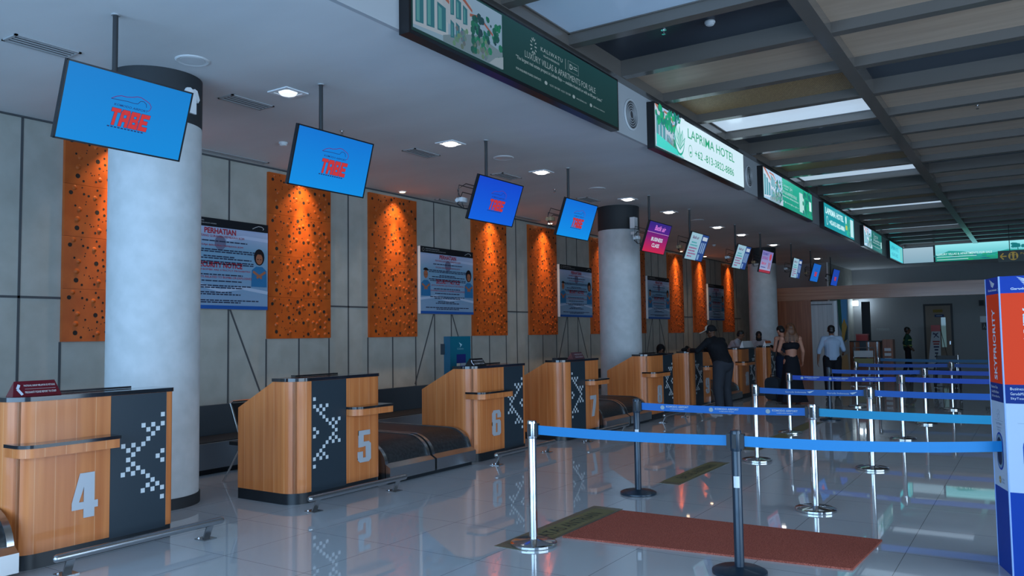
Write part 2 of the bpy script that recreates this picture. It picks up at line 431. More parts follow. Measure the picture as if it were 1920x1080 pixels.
# ------------------------------------------------------------------ columns
def column(cx, y, label):
    t = thing('column', (cx, y, 0), label, 'column', 'round hall columns')
    MB().lathe([(.455, .11), (.455, 3.955)], n=64).build('shaft', M_column, t)
    MB().lathe([(.468, 0), (.468, .11)], n=64).build('base_band', M_charcoal, t)
    MB().lathe([(.457, 3.955), (.457, H)], n=64).build('top_band', M_charcoal, t)
    return t
column(-7.75, 4.94, 'large round pale column behind the number 4 desk, nearest of the columns')
column(-7.66, 16.0, 'round pale column with a black top behind desks 7 and 8')
column(-7.66, 27.0, 'round column with a black top, farthest, beside the wooden portal')
# white paper T-shirt on the first column
def on_col(y, ang, z, r=.446):
    return Vector((-7.75 + r * math.sin(ang), y - r * math.cos(ang), z))
ts = MB(); poly = [(-.055, 0), (.055, 0), (.055, .17), (.085, .13), (.115, .17), (.07, .255), (.03, .265), (0, .25), (-.03, .265), (-.07, .255), (-.115, .17), (-.085, .13), (-.055, .17)]
a0 = R(103)
fr_ = [on_col(4.94, a0 + x / .46, 4.06 + z, .485) for x, z in poly]; bk_ = [on_col(4.94, a0 + x / .46, 4.06 + z, .459) for x, z in poly]
n = len(poly); ts.add(fr_ + bk_, [tuple(range(n)), tuple(range(n, 2 * n))[::-1]] + [(i, n + i, n + (i + 1) % n, (i + 1) % n) for i in range(n)])
tag(ts.build('tshirt_cutout', M_white, smooth=False), 'small white T-shirt shape stuck on the black top of the nearest column', 'shirt')
# access point and camera on the second column
t = thing('access_point', (-7.16, 15.78, 4.07), 'white box-shaped wireless unit on the black top of the second column', 'device')
MB().box((-7.23, 15.66, 3.95), (-7.12, 15.82, 4.19)).build('casing', M_plastic, t, world=True)
MB().bar((-7.25, 15.95, 4.05), (-7.18, 15.78, 4.05), .03).build('bracket', M_blackm, t, world=True)
t = thing('security_camera', (-7.17, 15.8, 3.82), 'small white dome camera under the wireless box on the second column', 'camera')
MB().sphere((-7.17, 15.76, 3.80), .045).build('lens', M_plastic, t, world=True)
MB().box((-7.23, 15.7, 3.82), (-7.12, 15.88, 3.88)).build('mount', M_plastic, t, world=True)

# ------------------------------------------------------------------ orange perforated panels
rnd = random.Random(3)
pts = []
def place(n, r0, r1, gap):
    out = []; tr = 0
    while len(out) < n and tr < 4000:
        tr += 1; r = rnd.uniform(r0, r1); x = rnd.uniform(.04, 1.32); z = rnd.uniform(.03, .65)
        if all((x - a) ** 2 + (z - b_) ** 2 > (r + c + gap) ** 2 for a, b_, c in pts): pts.append((x, z, r)); out.append((x, z, r))
    return out
holes = place(13, .026, .032, .05) + place(20, .013, .018, .03) 
domes = place(20, .030, .040, .012)
holes += place(22, .007, .010, .014)
tb = MB().box((0, 0, .003), (.05, 1.355, .677), 0)
for x, z, r in domes:
    n = 12; vs = [(.05, x + r * math.cos(2 * math.pi * j / n), z + r * math.sin(2 * math.pi * j / n)) for j in range(n)] + \
        [(.05 + r * .2, x + .6 * r * math.cos(2 * math.pi * j / n), z + .6 * r * math.sin(2 * math.pi * j / n)) for j in range(n)] + [(.05 + r * .27, x, z)]
    tb.add(vs, [(j, (j + 1) % n, n + (j + 1) % n, n + j) for j in range(n)] + [(n + j, n + (j + 1) % n, 2 * n) for j in range(n)], 0)
for x, z, r in holes:
    n = 10; tb.add([(.0512, x + r * math.cos(2 * math.pi * j / n), z + r * math.sin(2 * math.pi * j / n)) for j in range(n)], [tuple(range(n))], 1)
t0 = tb.build('panel_tile', [M_orange, M_hole], None, fixn=False)
PANY = []
for k in range(-1, 5):
    b0 = 8.55 + 5.57 * k
    for q in (0, 2.33):
        y = b0 + q
        if y < 5 or y > 31: continue
        PANY.append(y)
names = ['orange perforated panel half hidden by the nearest column', 'orange perforated panel right of the first warning poster, below the second monitor', 'orange perforated panel left of the second warning poster',
         'orange perforated panel just right of the second warning poster, under the third monitor', 'orange perforated panel left of the third warning poster', 'orange perforated panel touching the left edge of the second column',
         'orange perforated panel sliver at the right edge of the second column', 'orange perforated panel right of the fourth poster, beyond the second column', 'orange perforated panel left of the fifth poster', 'orange perforated panel farthest down the wall, right of the fifth poster']
for i, y in enumerate(PANY):
    t = thing('wall_panel', (XW, y, 1.69), names[i], 'wall panel', 'orange perforated wall panels')
    for j in range(4):
        o = t0 if (i == 0 and j == 0) else t0.copy()
        if o is not t0: C.objects.link(o)
        o.parent = t; o.location = (0.0, 0, .677 * j); 
        KIDS.setdefault(t.name, []).append(o)
    # washer above each panel
    if i == 6: continue
    w_ = thing('spotlight', (-10.08, y + .68, H), 'warm ceiling spotlight above the panel ' + names[i].replace('orange perforated panel ', '').replace(', beyond the second column', '').replace(', below the second monitor', '').replace(', under the third monitor', ''), 'spotlight', 'warm wall-washing spotlights')
    MB().lathe([(.075, -.012), (.08, 0)], n=24).build('trim_ring', M_white, w_)
    MB().lathe([(.05, -.02), (.052, -.011)], n=20).build('lens', M_warm, w_)
    l = bpy.data.lights.new('wall_washer', 'SPOT'); l.energy = 110; l.color = (1, .66, .36); l.spot_size = R(92); l.spot_blend = 1.0; l.shadow_soft_size = .03
    lo = link(bpy.data.objects.new('wall_washer', l)); lo.parent = w_; lo.location = (0, 0, -.03)
    lo.rotation_euler = Vector((-.14, 0, -1.0)).to_track_quat('-Z', 'Y').to_euler()
    l2 = bpy.data.lights.new('wall_washer_beam', 'SPOT'); l2.energy = 480; l2.color = (1, .62, .32); l2.spot_size = R(36); l2.spot_blend = 1.0; l2.shadow_soft_size = .03
    lo = link(bpy.data.objects.new('wall_washer_beam', l2)); lo.parent = w_; lo.location = (0, 0, -.03)
    lo.rotation_euler = Vector((-.10, 0, -1.0)).to_track_quat('-Z', 'Y').to_euler()

# ------------------------------------------------------------------ warning posters
def poster(y, label):
    w, h = 1.78, 1.36
    t = thing('warning_poster', (XW + .1, y, 2.15), label, 'poster', 'security notice posters')
    MB().box((XW + .02, y, 2.15), (XW + .1, y + w, 2.15 + h)).build('board', M_white, t, smooth=False, world=True)
    A = Art((XW + .1, y, 2.15), (0, 1, 0), (0, 0, 1))
    A.rect(0, 0, w, h, (.30, .40, .56), 1, top=(.42, .50, .70))
    A.rect(0, .05, w, .9, (.24, .36, .52), 2, top=(.20, .36, .50)); A.rect(0, .9, w, 1.2, (.20, .36, .50), 2, top=(.44, .50, .68))
    A.line([(0, .3), (.5, .36), (.9, .28), (1.3, .33), (w, .27)], .05, (.45, .55, .7), 3)
    A.line([(1.0, 1.06), (1.3, 1.12), (w, 1.1)], .05, (.5, .57, .74), 3)
    A.rect(0, 0, w, .055, (.02, .10, .36), 4); A.rect(0, h - .13, w, h, (.012, .014, .018), 4)
    A.ring(.09, h - .065, .035, .008, (.35, .35, .3), 5, 14); A.text('KEMENTERIAN PERHUBUNGAN', .16, h - .055, .022, (.5, .5, .5), 5); A.text('DIREKTORAT JENDERAL PERHUBUNGAN UDARA', .16, h - .095, .022, (.5, .5, .5), 5, w=.66)
    A.line([(1.48, h - .09), (1.54, h - .06), (1.6, h - .04), (1.66, h - .045), (1.7, h - .07), (1.68, h - .09)], .008, (.6, .6, .6), 5)
    A.disc(.89, 1.0, .1, .11, (.16, .17, .26), 5)
    red = (.42, .03, .05); dk = (.03, .04, .08)
    A.text('PERHATIAN', .89, 1.13, .085, red, 6, w=.56, bold=.03, align='C'); A.text('TENTANG GURAUAN MEMBAWA BOM', .89, 1.075, .034, red, 6, w=.86, align='C')
    A.text('SECURITY NOTICE', .89, .62, .085, red, 6, w=.80, bold=.03, align='C'); A.text('JESTS ON BOMBS ARE STRICTLY PROHIBITED', .89, .565, .034, red, 6, w=1.1, align='C')
    A.text('SENGAJA BERGURAU MEMBAWA BOM', .89, .935, .034, red, 6, w=.82, align='C'); A.text('STATEMENTS RELATED TO BOMBS OR EXPLOSIVES', .89, .46, .034, red, 6, w=1.15, align='C')
    for z, a, b_ in ((1.02, .4, 1.38), (.89, .22, 1.56), (.86, .26, 1.52), (.79, .6, 1.14), (.76, .36, 1.46), (.71, .26, 1.5), (.68, .3, 1.5), (.515, .42, 1.3), (.42, .46, 1.28), (.35, .3, 1.45), (.32, .44, 1.3), (.25, .55, 1.1), (.22, .48, 1.26), (.13, .16, 1.6), (.1, .5, 1.26)):
        x = a
        while x < b_:
            q = min(b_, x + rnd.uniform(.04, .12)); A.rect(x, z - .009, q, z + .009, dk, 6); x = q + .014
    for cx, girl in ((.16, 0), (w - .17, 1)):       # the two officers with crossed arms
        A.poly([(cx - .15, .36), (cx + .15, .36), (cx + .14, .62), (cx + .06, .68), (cx - .06, .68), (cx - .14, .62)], (.03, .17, .36), 7)
        if girl: A.disc(cx, .83, .1, .13, (.015, .012, .015), 7)
        A.disc(cx, .80, .065, .085, (.36, .13, .07), 8); A.disc(cx, .87, .082, .06, (.015, .012, .015), 9, a0=0, a1=180)
        A.rect(cx - .04, .79, cx - .015, .80, (.02, .01, .01), 9); A.rect(cx + .015, .79, cx + .04, .80, (.02, .01, .01), 9)
        A.line([(cx - .12, .6), (cx + .05, .5)], .04, (.36, .14, .08), 8); A.line([(cx + .12, .6), (cx - .05, .5)], .04, (.36, .14, .08), 9)
    A.build('print', A_print, t)
for k, lb in ((-1, 'security notice poster partly hidden behind the nearest column'), (0, 'security notice poster above the gap between desks 5 and 6, both cartoon officers visible'), (1, 'security notice poster above desk 7, left of the second column'),
              (2, 'dim security notice poster just right of the second column'), (3, 'farthest security notice poster, behind the man in the cap')):
    poster(8.55 + 5.57 * k + 3.73, lb)

# ------------------------------------------------------------------ ceiling fixtures
def downlight(y, on, label, x=-6.98):
    t = thing('downlight', (x, y, H), label, 'downlight', 'square recessed downlights')
    f = MB()
    for a, b_ in (((-.16, -.16, -.012), (.16, -.115, 0)), ((-.16, .115, -.012), (.16, .16, 0)), ((-.16, -.115, -.012), (-.115, .115, 0)), ((.115, -.115, -.012), (.16, .115, 0))): f.box(a, b_)
    f.build('frame', M_white, t, smooth=False)
    MB().lathe([(.085, -.03), (.105, -.003)], n=24).build('lens', M_light if on else M_lightdim, t)
    if on:
        l = bpy.data.lights.new('bulb', 'SPOT'); l.energy = 14; l.color = (1, .93, .85); l.spot_size = R(110); l.spot_blend = 1; l.shadow_soft_size = .08
        lo = link(bpy.data.objects.new('bulb', l)); lo.parent = t; lo.location = (0, 0, -.05)
for y, on, lb in ((6.06, 0, 'dim square downlight nearest the second monitor pole'), (9.06, 1, 'lit square downlight left of the third monitor pole'), (11.6, 1, 'brightest square downlight, between the third and fourth monitor poles'), (15.05, 1, 'lit square downlight just above the second column'),
                  (17.27, 1, 'lit square downlight right of the business class monitor'), (20.6, 1, 'lit square downlight left of the seventh monitor pole'), (22.66, 1, 'lit square downlight between the seventh and eighth monitor poles'), (26.0, 1, 'lit downlight above the farthest column'), (32.1, 1, 'lit downlight farthest away, near the last monitors')):
    downlight(y, on, lb)
def vent(x, y, w, l_, label, n=4):
    t = thing('ceiling_vent', (x, y, H), label, 'vent', 'ceiling air vents')
    f = MB(); f.box((-w / 2, -l_ / 2, -.012), (-w / 2 + .025, l_ / 2, 0)); f.box((w / 2 - .025, -l_ / 2, -.012), (w / 2, l_ / 2, 0)); f.box((-w / 2, -l_ / 2, -.012), (w / 2, -l_ / 2 + .025, 0)); f.box((-w / 2, l_ / 2 - .025, -.012), (w / 2, l_ / 2, 0))
    f.build('frame', M_grille, t, smooth=False)
    MB().box((-w / 2 + .02, -l_ / 2 + .02, -.004), (w / 2 - .02, l_ / 2 - .02, -.001)).build('opening', M_ventgap, t, smooth=False)
    s_ = MB()
    for i in range(n): x_ = -w / 2 + w * (i + .75) / (n + .5); s_.obox((x_, 0, -.008), (.006, 0, .004), (0, l_ / 2 - .03, 0), (-.0006, 0, .0009))
    s_.build('louvre', M_grille, t, smooth=False)
vent(-7.72, 3.75, .26, .6, 'ceiling vent at the top left above the first monitor'); vent(-7.66, 6.03, .26, .6, 'ceiling vent between the nearest column and the second monitor')
vent(-7.7, 9.27, .26, .6, 'ceiling vent between the second and third monitors'); vent(-7.66, 11.53, .26, .6, 'ceiling vent right of the third monitor pole'); vent(-7.66, 14.6, .26, .6, 'ceiling vent beside the fourth monitor')
vent(-10.12, 7.7, .14, 1.3, 'long slot vent along the wall above the first poster', 2); vent(-10.1, 13.3, .14, 1.3, 'long slot vent along the wall above the second poster', 2); vent(-10.1, 16.0, .14, 1.2, 'long slot vent by the wall near the fourth monitor', 2)
for x, y, lb in ((-6.93, 4.8, 'round flush ceiling speaker above the nearest column'), (-6.89, 10.3, 'round flush ceiling speaker right of the third monitor pole'), (-6.95, 13.6, 'round flush ceiling speaker near the second column'), (-6.95, 19.0, 'round flush ceiling speaker beyond the second column')):
    t = thing('ceiling_speaker', (x, y, H), lb, 'speaker', 'round ceiling speakers')
    MB().lathe([(.12, -.006), (.15, -.012), (.165, -.004), (.165, 0)], n=32).build('rim', M_ceil, t); MB().lathe([(.118, -.008), (.12, -.003)], n=32).build('grille', M_plastic, t)
def smoke(x, y, z, lb):
    t = thing('smoke_detector', (x, y, z), lb, 'smoke detector', 'round smoke detectors')
    MB().lathe([(.035, -.055), (.05, -.045), (.05, -.03)], n=20).build('sensor', M_plastic, t); MB().lathe([(.06, -.03), (.065, -.015), (.06, 0)], n=24).build('base', M_plastic, t)
smoke(-8.85, 7.6, H, 'smoke detector on the low ceiling left of the second monitor'); smoke(-8.5, 24.7, H, 'cone-like smoke detector under the low ceiling near the sixth monitor')
for y, lb in ((9.15, 'smoke detector in the nearest dark ceiling bay'), (14.99, 'smoke detector in the second dark ceiling bay'), (20.75, 'smoke detector in the third dark ceiling bay'), (26.5, 'smoke detector in the fourth ceiling bay')): smoke(-3.12, y, 5.42, lb)
def sprinkler(x, y, z, lb):
    t = thing('sprinkler', (x, y, z), lb, 'sprinkler', 'ceiling sprinklers')
    MB().lathe([(.035, -.006), (.035, 0)], n=16).build('escutcheon', M_chrome, t)
    MB().cyl((0, 0, 0), (0, 0, -.05), .008).box((-.02, -.003, -.055), (-.014, .003, -.02)).box((.014, -.003, -.055), (.02, .003, -.02)).cyl((0, 0, -.055), (0, 0, -.058), .024).build('head', M_chrome, t)
sprinkler(-7.72, 7.63, H, 'sprinkler head above the second monitor'); sprinkler(-7.63, 13.16, H, 'sprinkler head left of the fourth monitor pole')
for y, lb in ((9.08, 'sprinkler in the nearest dark ceiling bay'), (14.96, 'sprinkler in the second dark ceiling bay'), (20.6, 'sprinkler in the third dark ceiling bay')): sprinkler(-3.68, y, 5.42, lb)
sprinkler(-.66, 14.9, 5.33, 'sprinkler in the right-hand plywood bay')

# ------------------------------------------------------------------ hanging monitors
NAVY = (.012, .03, .16); TR = (.60, .035, .04)
def tabe(A, cx, cy, w, base=3):
    """airport logo: lizard outline, small line, blocky letters"""
    s = w; x0 = cx - s / 2
    up = [(-.02, .60), (.1, .68), (.22, .72), (.36, .72), (.5, .75), (.62, .79), (.72, .79), (.84, .75), (.96, .70), (1.02, .62), (1.0, .54), (.96, .50)]
    A.line([(x0 + x * s, cy + y * s) for x, y in up], .018 * s, (.12, .03, .22), base)
    A.line([(x0 + x * s, cy + y * s) for x, y in [(-.02, .60), (.2, .61), (.4, .62), (.55, .61), (.66, .62), (.72, .70), (.8, .71), (.88, .66), (.9, .58)]], .014 * s, NAVY, base)
    A.text('KOMODO AIRPORT', cx + .02 * s, cy + .46 * s, .055 * s, NAVY, base, w=.88 * s, align='C', shear=.15, bold=.01)
    L_ = {'T': [(0, .78, 1, 1), (.36, 0, .68, .8)], 'A': [(0, 0, .34, .9), (.66, 0, 1, .9), (.1, .72, .9, 1), (.3, .3, .7, .52)], 'B': [(0, 0, .36, 1), (.3, 0, 1, .26), (.3, .4, .9, .6), (.3, .76, .95, 1), (.68, .2, 1, .46), (.66, .54, .96, .82)],
          'E': [(0, 0, .36, 1), (.3, 0, 1, .25), (.3, .39, .88, .61), (.3, .76, 1, 1)]}
    hh = .42 * s
    for pas, col in ((0, NAVY), (1, TR)):
        for i, ch in enumerate('TABE'):
            for a, b_, c, d in L_[ch]:
                e = .008 * s if pas == 0 else 0
                q = []
                for X, Y in ((a, b_), (c, b_), (c, d), (a, d)):
                    px = x0 + (i * .255 + X * .235) * s + Y * .05 * s; py = cy - .02 * s + Y * hh; q.append([px, py])
                if e: q = [[q[0][0] - e, q[0][1] - e], [q[1][0] + e, q[1][1] - e], [q[2][0] + e, q[2][1] + e], [q[3][0] - e, q[3][1] + e]]
                A.poly([tuple(z) for z in q], col, base + pas)
    for i in range(11): A.rect(x0 + (.0 + i * .087) * s, cy - .075 * s, x0 + (.0 + i * .087 + .062) * s, cy - .045 * s, NAVY, base)

def tv_root(name, x, y, z, tilt, label, screen_fn):
    """origin at the screen centre; faces +x, tilted down"""
    t = thing('hanging_monitor', (x, y, z), label, 'monitor', 'hanging monitors above the desks')
    Wt, Ht = 1.11, .63; tl = R(tilt)
    nn = Vector((math.cos(tl), 0, -math.sin(tl))); up = Vector((math.sin(tl), 0, math.cos(tl))); rt = Vector((0, 1, 0))
    MB().obox(-nn * .022, rt * Wt / 2, up * Ht / 2, nn * .018).obox(-nn * .05, rt * .3, up * .18, nn * .02).build('casing', M_tvframe, t, smooth=False)
    bz = MB(); b_ = .014
    for s_ in (-1, 1): bz.obox(rt * s_ * (Wt / 2 - b_ / 2) - nn * .001, rt * b_ / 2, up * Ht / 2, nn * .004); bz.obox(up * s_ * (Ht / 2 - b_ / 2) - nn * .001, rt * Wt / 2, up * b_ / 2, nn * .004)
    bz.build('bezel', M_tvframe, t, smooth=False)
    A = Art(-rt * (Wt / 2 - .012) - up * (Ht / 2 - .012) - nn * .0035, rt, up)
    screen_fn(A, Wt - .024, Ht - .024)
    o = A.build('screen', A_screen, None); _adopt(o, t)
    hz = H - z
    p = Vector((-.13, 0, .0)); MB().cyl((-.15, -.03, hz), (-.15, -.03, -.12), .022, n=14).build('pole', M_pole, t)
    MB().cyl((-.15, -.03, hz), (-.15, -.03, hz - .012), .036, n=16).build('ceiling_flange', M_grille, t)
    MB().bar((-.15, -.03, -.05), -nn * .06, .06, .12).build('bracket', M_pole, t)
    return t
def scr_blue(c0, c1, s=.2):
    def f(A, w, h):
        A.rect(0, 0, w, h, c0, 1, top=c1); tabe(A, w * .515, h * .52 - .36 * s, s)
    return f
def scr_biz(A, w, h):
    A.rect(0, 0, w, h * .66, (.62, .02, .08), 1, top=(.14, .012, .20)); A.rect(0, h * .66, w, h, (.09, .015, .26), 1, top=(.03, .02, .24)); A.rect(0, h * .655, w, h * .665, (.8, .5, .7), 2)
    A.text('Batik air', w * .54, h * .74, h * .17, (.75, .22, .75), 2, w=w * .5, align='C', shear=.2, bold=.02)
    A.text('BUSINESS', w * .52, h * .38, h * .13, (.62, .72, .85), 2, w=w * .52, align='C', bold=.03); A.text('CLASS', w * .52, h * .18, h * .13, (.62, .72, .85), 2, w=w * .34, align='C', bold=.03)
def scr_list(A, w, h):
    A.rect(0, 0, w, h, (.28, .48, .62), 1, top=(.33, .55, .68)); A.rect(w * .62, 0, w, h, (.02, .06, .24), 2)
    A.text('Batik air', w * .12, h * .78, h * .11, (.12, .03, .12), 2, w=w * .36, shear=.2, bold=.02)
    for i, (a, b_, col) in enumerate(((.14, .42, (.03, .32, .36)), (.1, .5, (.03, .32, .36)), (.08, .52, (.28, .06, .2)), (.08, .44, (.28, .06, .2)), (.1, .54, (.28, .06, .2)), (.1, .34, (.28, .06, .2)))):
        x = a * w
        while x < b_ * w: q = min(b_ * w, x + rnd.uniform(.03, .07)); A.rect(x, h * (.62 - i * .105), q, h * (.67 - i * .105), col, 2); x = q + .012
    A.rect(w * .68, h * .78, w * .95, h * .92, (.5, .6, .72), 3)
    for i in range(3): A.rect(w * (.68 + .1 * i), h * .3, w * (.73 + .1 * i), h * .7, (.25, .4, .62), 3)
    A.rect(w * .66, h * .04, w * .76, h * .24, (.2, .35, .6), 3)
def scr_promo(A, w, h):
    A.rect(0, 0, w, h, (.34, .40, .62), 1, top=(.20, .18, .48)); A.rect(0, 0, w, h * .12, (.35, .03, .06), 2)
    A.text('SELAMAT', w * .08, h * .8, h * .12, (.05, .05, .3), 2, w=w * .5, bold=.02); A.text('DATANG', w * .08, h * .6, h * .14, (.25, .04, .28), 2, w=w * .5, bold=.03)
    A.disc(w * .8, h * .75, w * .1, h * .16, (.5, .06, .12), 2); A.text('Batik air', w * .1, h * .36, h * .14, (.5, .04, .12), 2, w=w * .42, shear=.2, bold=.02)
    A.rect(w * .1, h * .22, w * .5, h * .26, (.05, .08, .3), 2); A.rect(w * .72, h * .2, w * .77, h * .5, (.3, .05, .08), 2); A.rect(w * .84, h * .2, w * .89, h * .5, (.3, .05, .08), 2)
B0, B1 = (.008, .34, .86), (.012, .26, .80)
TVS = [(3.76, 3.60, 18.5, 'nearest hanging monitor with blue screen and red letters, in front of the first column', scr_blue((.003, .27, .76), (.003, .22, .66), .34)),
       (6.10, 3.59, 15.5, 'blue hanging monitor second from the left, above desk 5', scr_blue((.003, .29, .84), (.003, .19, .70), .37)),
       (9.24, 3.58, 20, 'deep blue hanging monitor above desk 6, third from the left', scr_blue((.004, .13, .80), (.005, .065, .66), .36)),
       (11.62, 3.59, 19.5, 'blue hanging monitor above desk 7, left of the second column', scr_blue((.004, .30, .88), (.004, .17, .76), .37)),
       (14.95, 3.60, 19, 'purple and red hanging monitor reading business class', scr_biz),
       (17.2, 3.61, 20, 'hanging monitor with pale text list and dark side strip, right after the business class one', scr_list),
       (20.45, 3.62, 19, 'hanging monitor with pale text list, left of the farthest column', scr_list),
       (22.7, 3.65, 13, 'hanging monitor with purple and white welcome page in front of the farthest column', scr_promo),
       (26.1, 3.68, 12, 'hanging monitor with pale blue list, just right of the farthest column', scr_list),
       (28.7, 3.69, 16, 'blue hanging monitor with tiny red logo, second farthest', scr_blue((.01, .15, .62), (.01, .13, .56), .36)),
       (31.9, 3.69, 14, 'deep blue hanging monitor, farthest of the row', scr_blue((.01, .07, .5), (.01, .06, .42), .34))]
for i, (y, z, tl, lb, fn) in enumerate(TVS):
    tv = tv_root('monitor', -6.31, y, z, tl, lb, fn)
    if i >= 2:   # loose wiring and a little camera behind the later ones
        mb = MB()
        for q in range(3):
            a = rnd.uniform(-.1, .1); mb.tube([(-.16, -.1, .1 + a), (-.2, -.45 - .08 * q, .12 + a), (-.22, -.62, .02 + a - .08 * q), (-.2, -.5, -.14), (-.1, -.3, -.1)], .006, 6)
        mb.build('loose_cable', M_blackm, tv)
        MB().box((-.24, -.62, -.06), (-.14, -.5, .0)).cyl((-.19, -.62, -.03), (-.19, -.68, -.05), .025).build('rear_camera', M_plastic if i % 2 == 0 else M_beige, tv)

# ------------------------------------------------------------------ lightbox advertisements on the fascia
def villas(A, x0, y0, x1, y1, k=1.0, seed=1):
    """generic advertising picture: white terraced houses among trees"""
    rr = random.Random(seed); w, h = x1 - x0, y1 - y0
    def q(c): return tuple(v * k for v in c)
    A.rect(x0, y0, x1, y1, q((.30, .50, .68)), 2, top=q((.36, .56, .78)))
    def P(x, y): return (x0 + x * w, y0 + y * h)
    def pl(pts, c, l): A.poly([P(*p) for p in pts], q(c), l)
    pl([(0, .05), (.36, .1), (.36, .8), (.0, 1.0)], (.50, .62, .74), 3); pl([(.3, .35), (.62, .3), (.62, .85), (.3, .98)], (.46, .58, .70), 4)
    pl([(0, .98), (0, 1), (.1, 1), (.37, .72), (.37, .66)], (.42, .16, .12), 5); pl([(.3, .95), (.52, .93), (.63, .78), (.63, .73), (.5, .88), (.3, .9)], (.40, .15, .12), 6)
    pl([(.6, .7), (.72, .75), (.88, .55), (.88, .5), (.72, .7), (.6, .65)], (.40, .15, .12), 6)
    for a, b_, c, d in ((.02, .1, .1, .8), (.13, .12, .21, .72), (.24, .14, .33, .6), (.38, .5, .42, .88), (.44, .48, .5, .84), (.52, .45, .57, .78), (.38, .12, .42, .42), (.44, .14, .48, .42), (.5, .14, .54, .38), (.66, .46, .72, .62), (.76, .4, .82, .54)):
        pl([(a, b_), (c, b_ + .02), (c, d - .04), (a, d)], (.04, .22, .30), 7); pl([(a + .01, b_ + .03), ((a + c) / 2, b_ + .03), ((a + c) / 2, d - .08), (a + .01, d - .05)], (.12, .42, .46), 8)
    pl([(.3, 0), (1, 0), (1, .3), (.7, .4), (.55, .3), (.3, .1)], (.22, .34, .42), 6)
    for i in range(60):
        x = rr.uniform(.62, 1.0); y = rr.uniform(.1, .85) * (.6 + .4 * x); s_ = rr.uniform(.02, .06); g_ = rr.uniform(.08, .3)
        cx, cy = P(min(x, .97), y); A.disc(cx, cy, s_ * w * .5, s_ * h * 1.3, q((.02, g_, .09 + g_ * .25)), 8 + i % 3, 7)
    for i in range(36):
        cx, cy = P(rr.uniform(.4, .82), rr.uniform(.05, .36)); A.disc(cx, cy, .018 * w, .05 * h, q((.16, rr.uniform(.2, .36), rr.uniform(.2, .35))), 8 + i % 3, 6)
    pl([(.82, 0), (1, 0), (1, .22), (.9, .14)], (.40, .52, .62), 12)
def kaliwatu(A, x0, W_, h, k=1.0):
    g2 = (.42 * k, .56 * k, .62 * k)
    cx = x0 + .2 * W_
    for i in range(12):     # radiating mark
        a = 2 * math.pi * i / 12; A.line([(cx + .012 * math.cos(a) * (3 if i % 2 else 2), h * .74 + .035 * math.sin(a) * 2), (cx + .07 * math.cos(a), h * .74 + .1 * math.sin(a))], .014, g2, 3)
    A.text('KALIWATU', x0 + .26 * W_, h * .73, h * .075, g2, 3, w=.19 * W_, spacing=1.25, bold=.01); A.text('VILLAS & RESIDENCES', x0 + .28 * W_, h * .65, h * .035, g2, 3, w=.14 * W_, bold=.02)
    A.rect(x0 + .475 * W_, h * .64, x0 + .478 * W_, h * .84, g2, 3)
    bx = x0 + .50 * W_
    for a, b_, c, d in ((bx, .64, bx + .1 * W_, .645), (bx, .835, bx + .1 * W_, .84), (bx, .64, bx + .0025 * W_, .84), (bx + .0975 * W_, .64, bx + .1 * W_, .84)): A.rect(a, b_ * h, c, d * h, (.3 * k, .42 * k, .48 * k), 3)
    A.text('D', bx + .015 * W_, h * .69, h * .1, g2, 3, w=.03 * W_, bold=.03); A.rect(bx + .052 * W_, h * .76, bx + .085 * W_, h * .775, g2, 3); A.rect(bx + .052 * W_, h * .72, bx + .09 * W_, h * .735, g2, 3)
    A.text('LUXURY VILLAS & APARTMENTS FOR SALE', x0 + .13 * W_, h * .47, h * .115, g2, 3, w=.64 * W_)
    A.text('"The largest real estate project in Labuan Bajo \u2014 available freehold or with an 80-year Lease."', x0 + .06 * W_, h * .345, h * .085, g2, 3, w=.78 * W_, bold=.012)
    A.text('FOR INQUIRIES PLEASE CONTACT:', x0 + .06 * W_, h * .17, h * .045, g2, 3, w=.2 * W_, bold=.02)
    for a in (.30, .55, .72): A.disc(x0 + a * W_, h * .19, .012 * W_, .035 * h, g2, 3)
    A.text('+62 811 3819 888 / +62 811 3819 889', x0 + .33 * W_, h * .17, h * .04, g2, 3, w=.19 * W_); A.text('www.kaliwatu.com', x0 + .575 * W_, h * .17, h * .04, g2, 3, w=.1 * W_); A.text('@kaliwatu.residences', x0 + .745 * W_, h * .17, h * .04, g2, 3, w=.12 * W_)
def art_a(A, w, h):
    A.rect(0, 0, w, h, (.010, .055, .055), 1, top=(.015, .085, .095)); villas(A, .02, .03, w * .345, h - .02, .95); kaliwatu(A, w * .37, w * .62, h, .9)
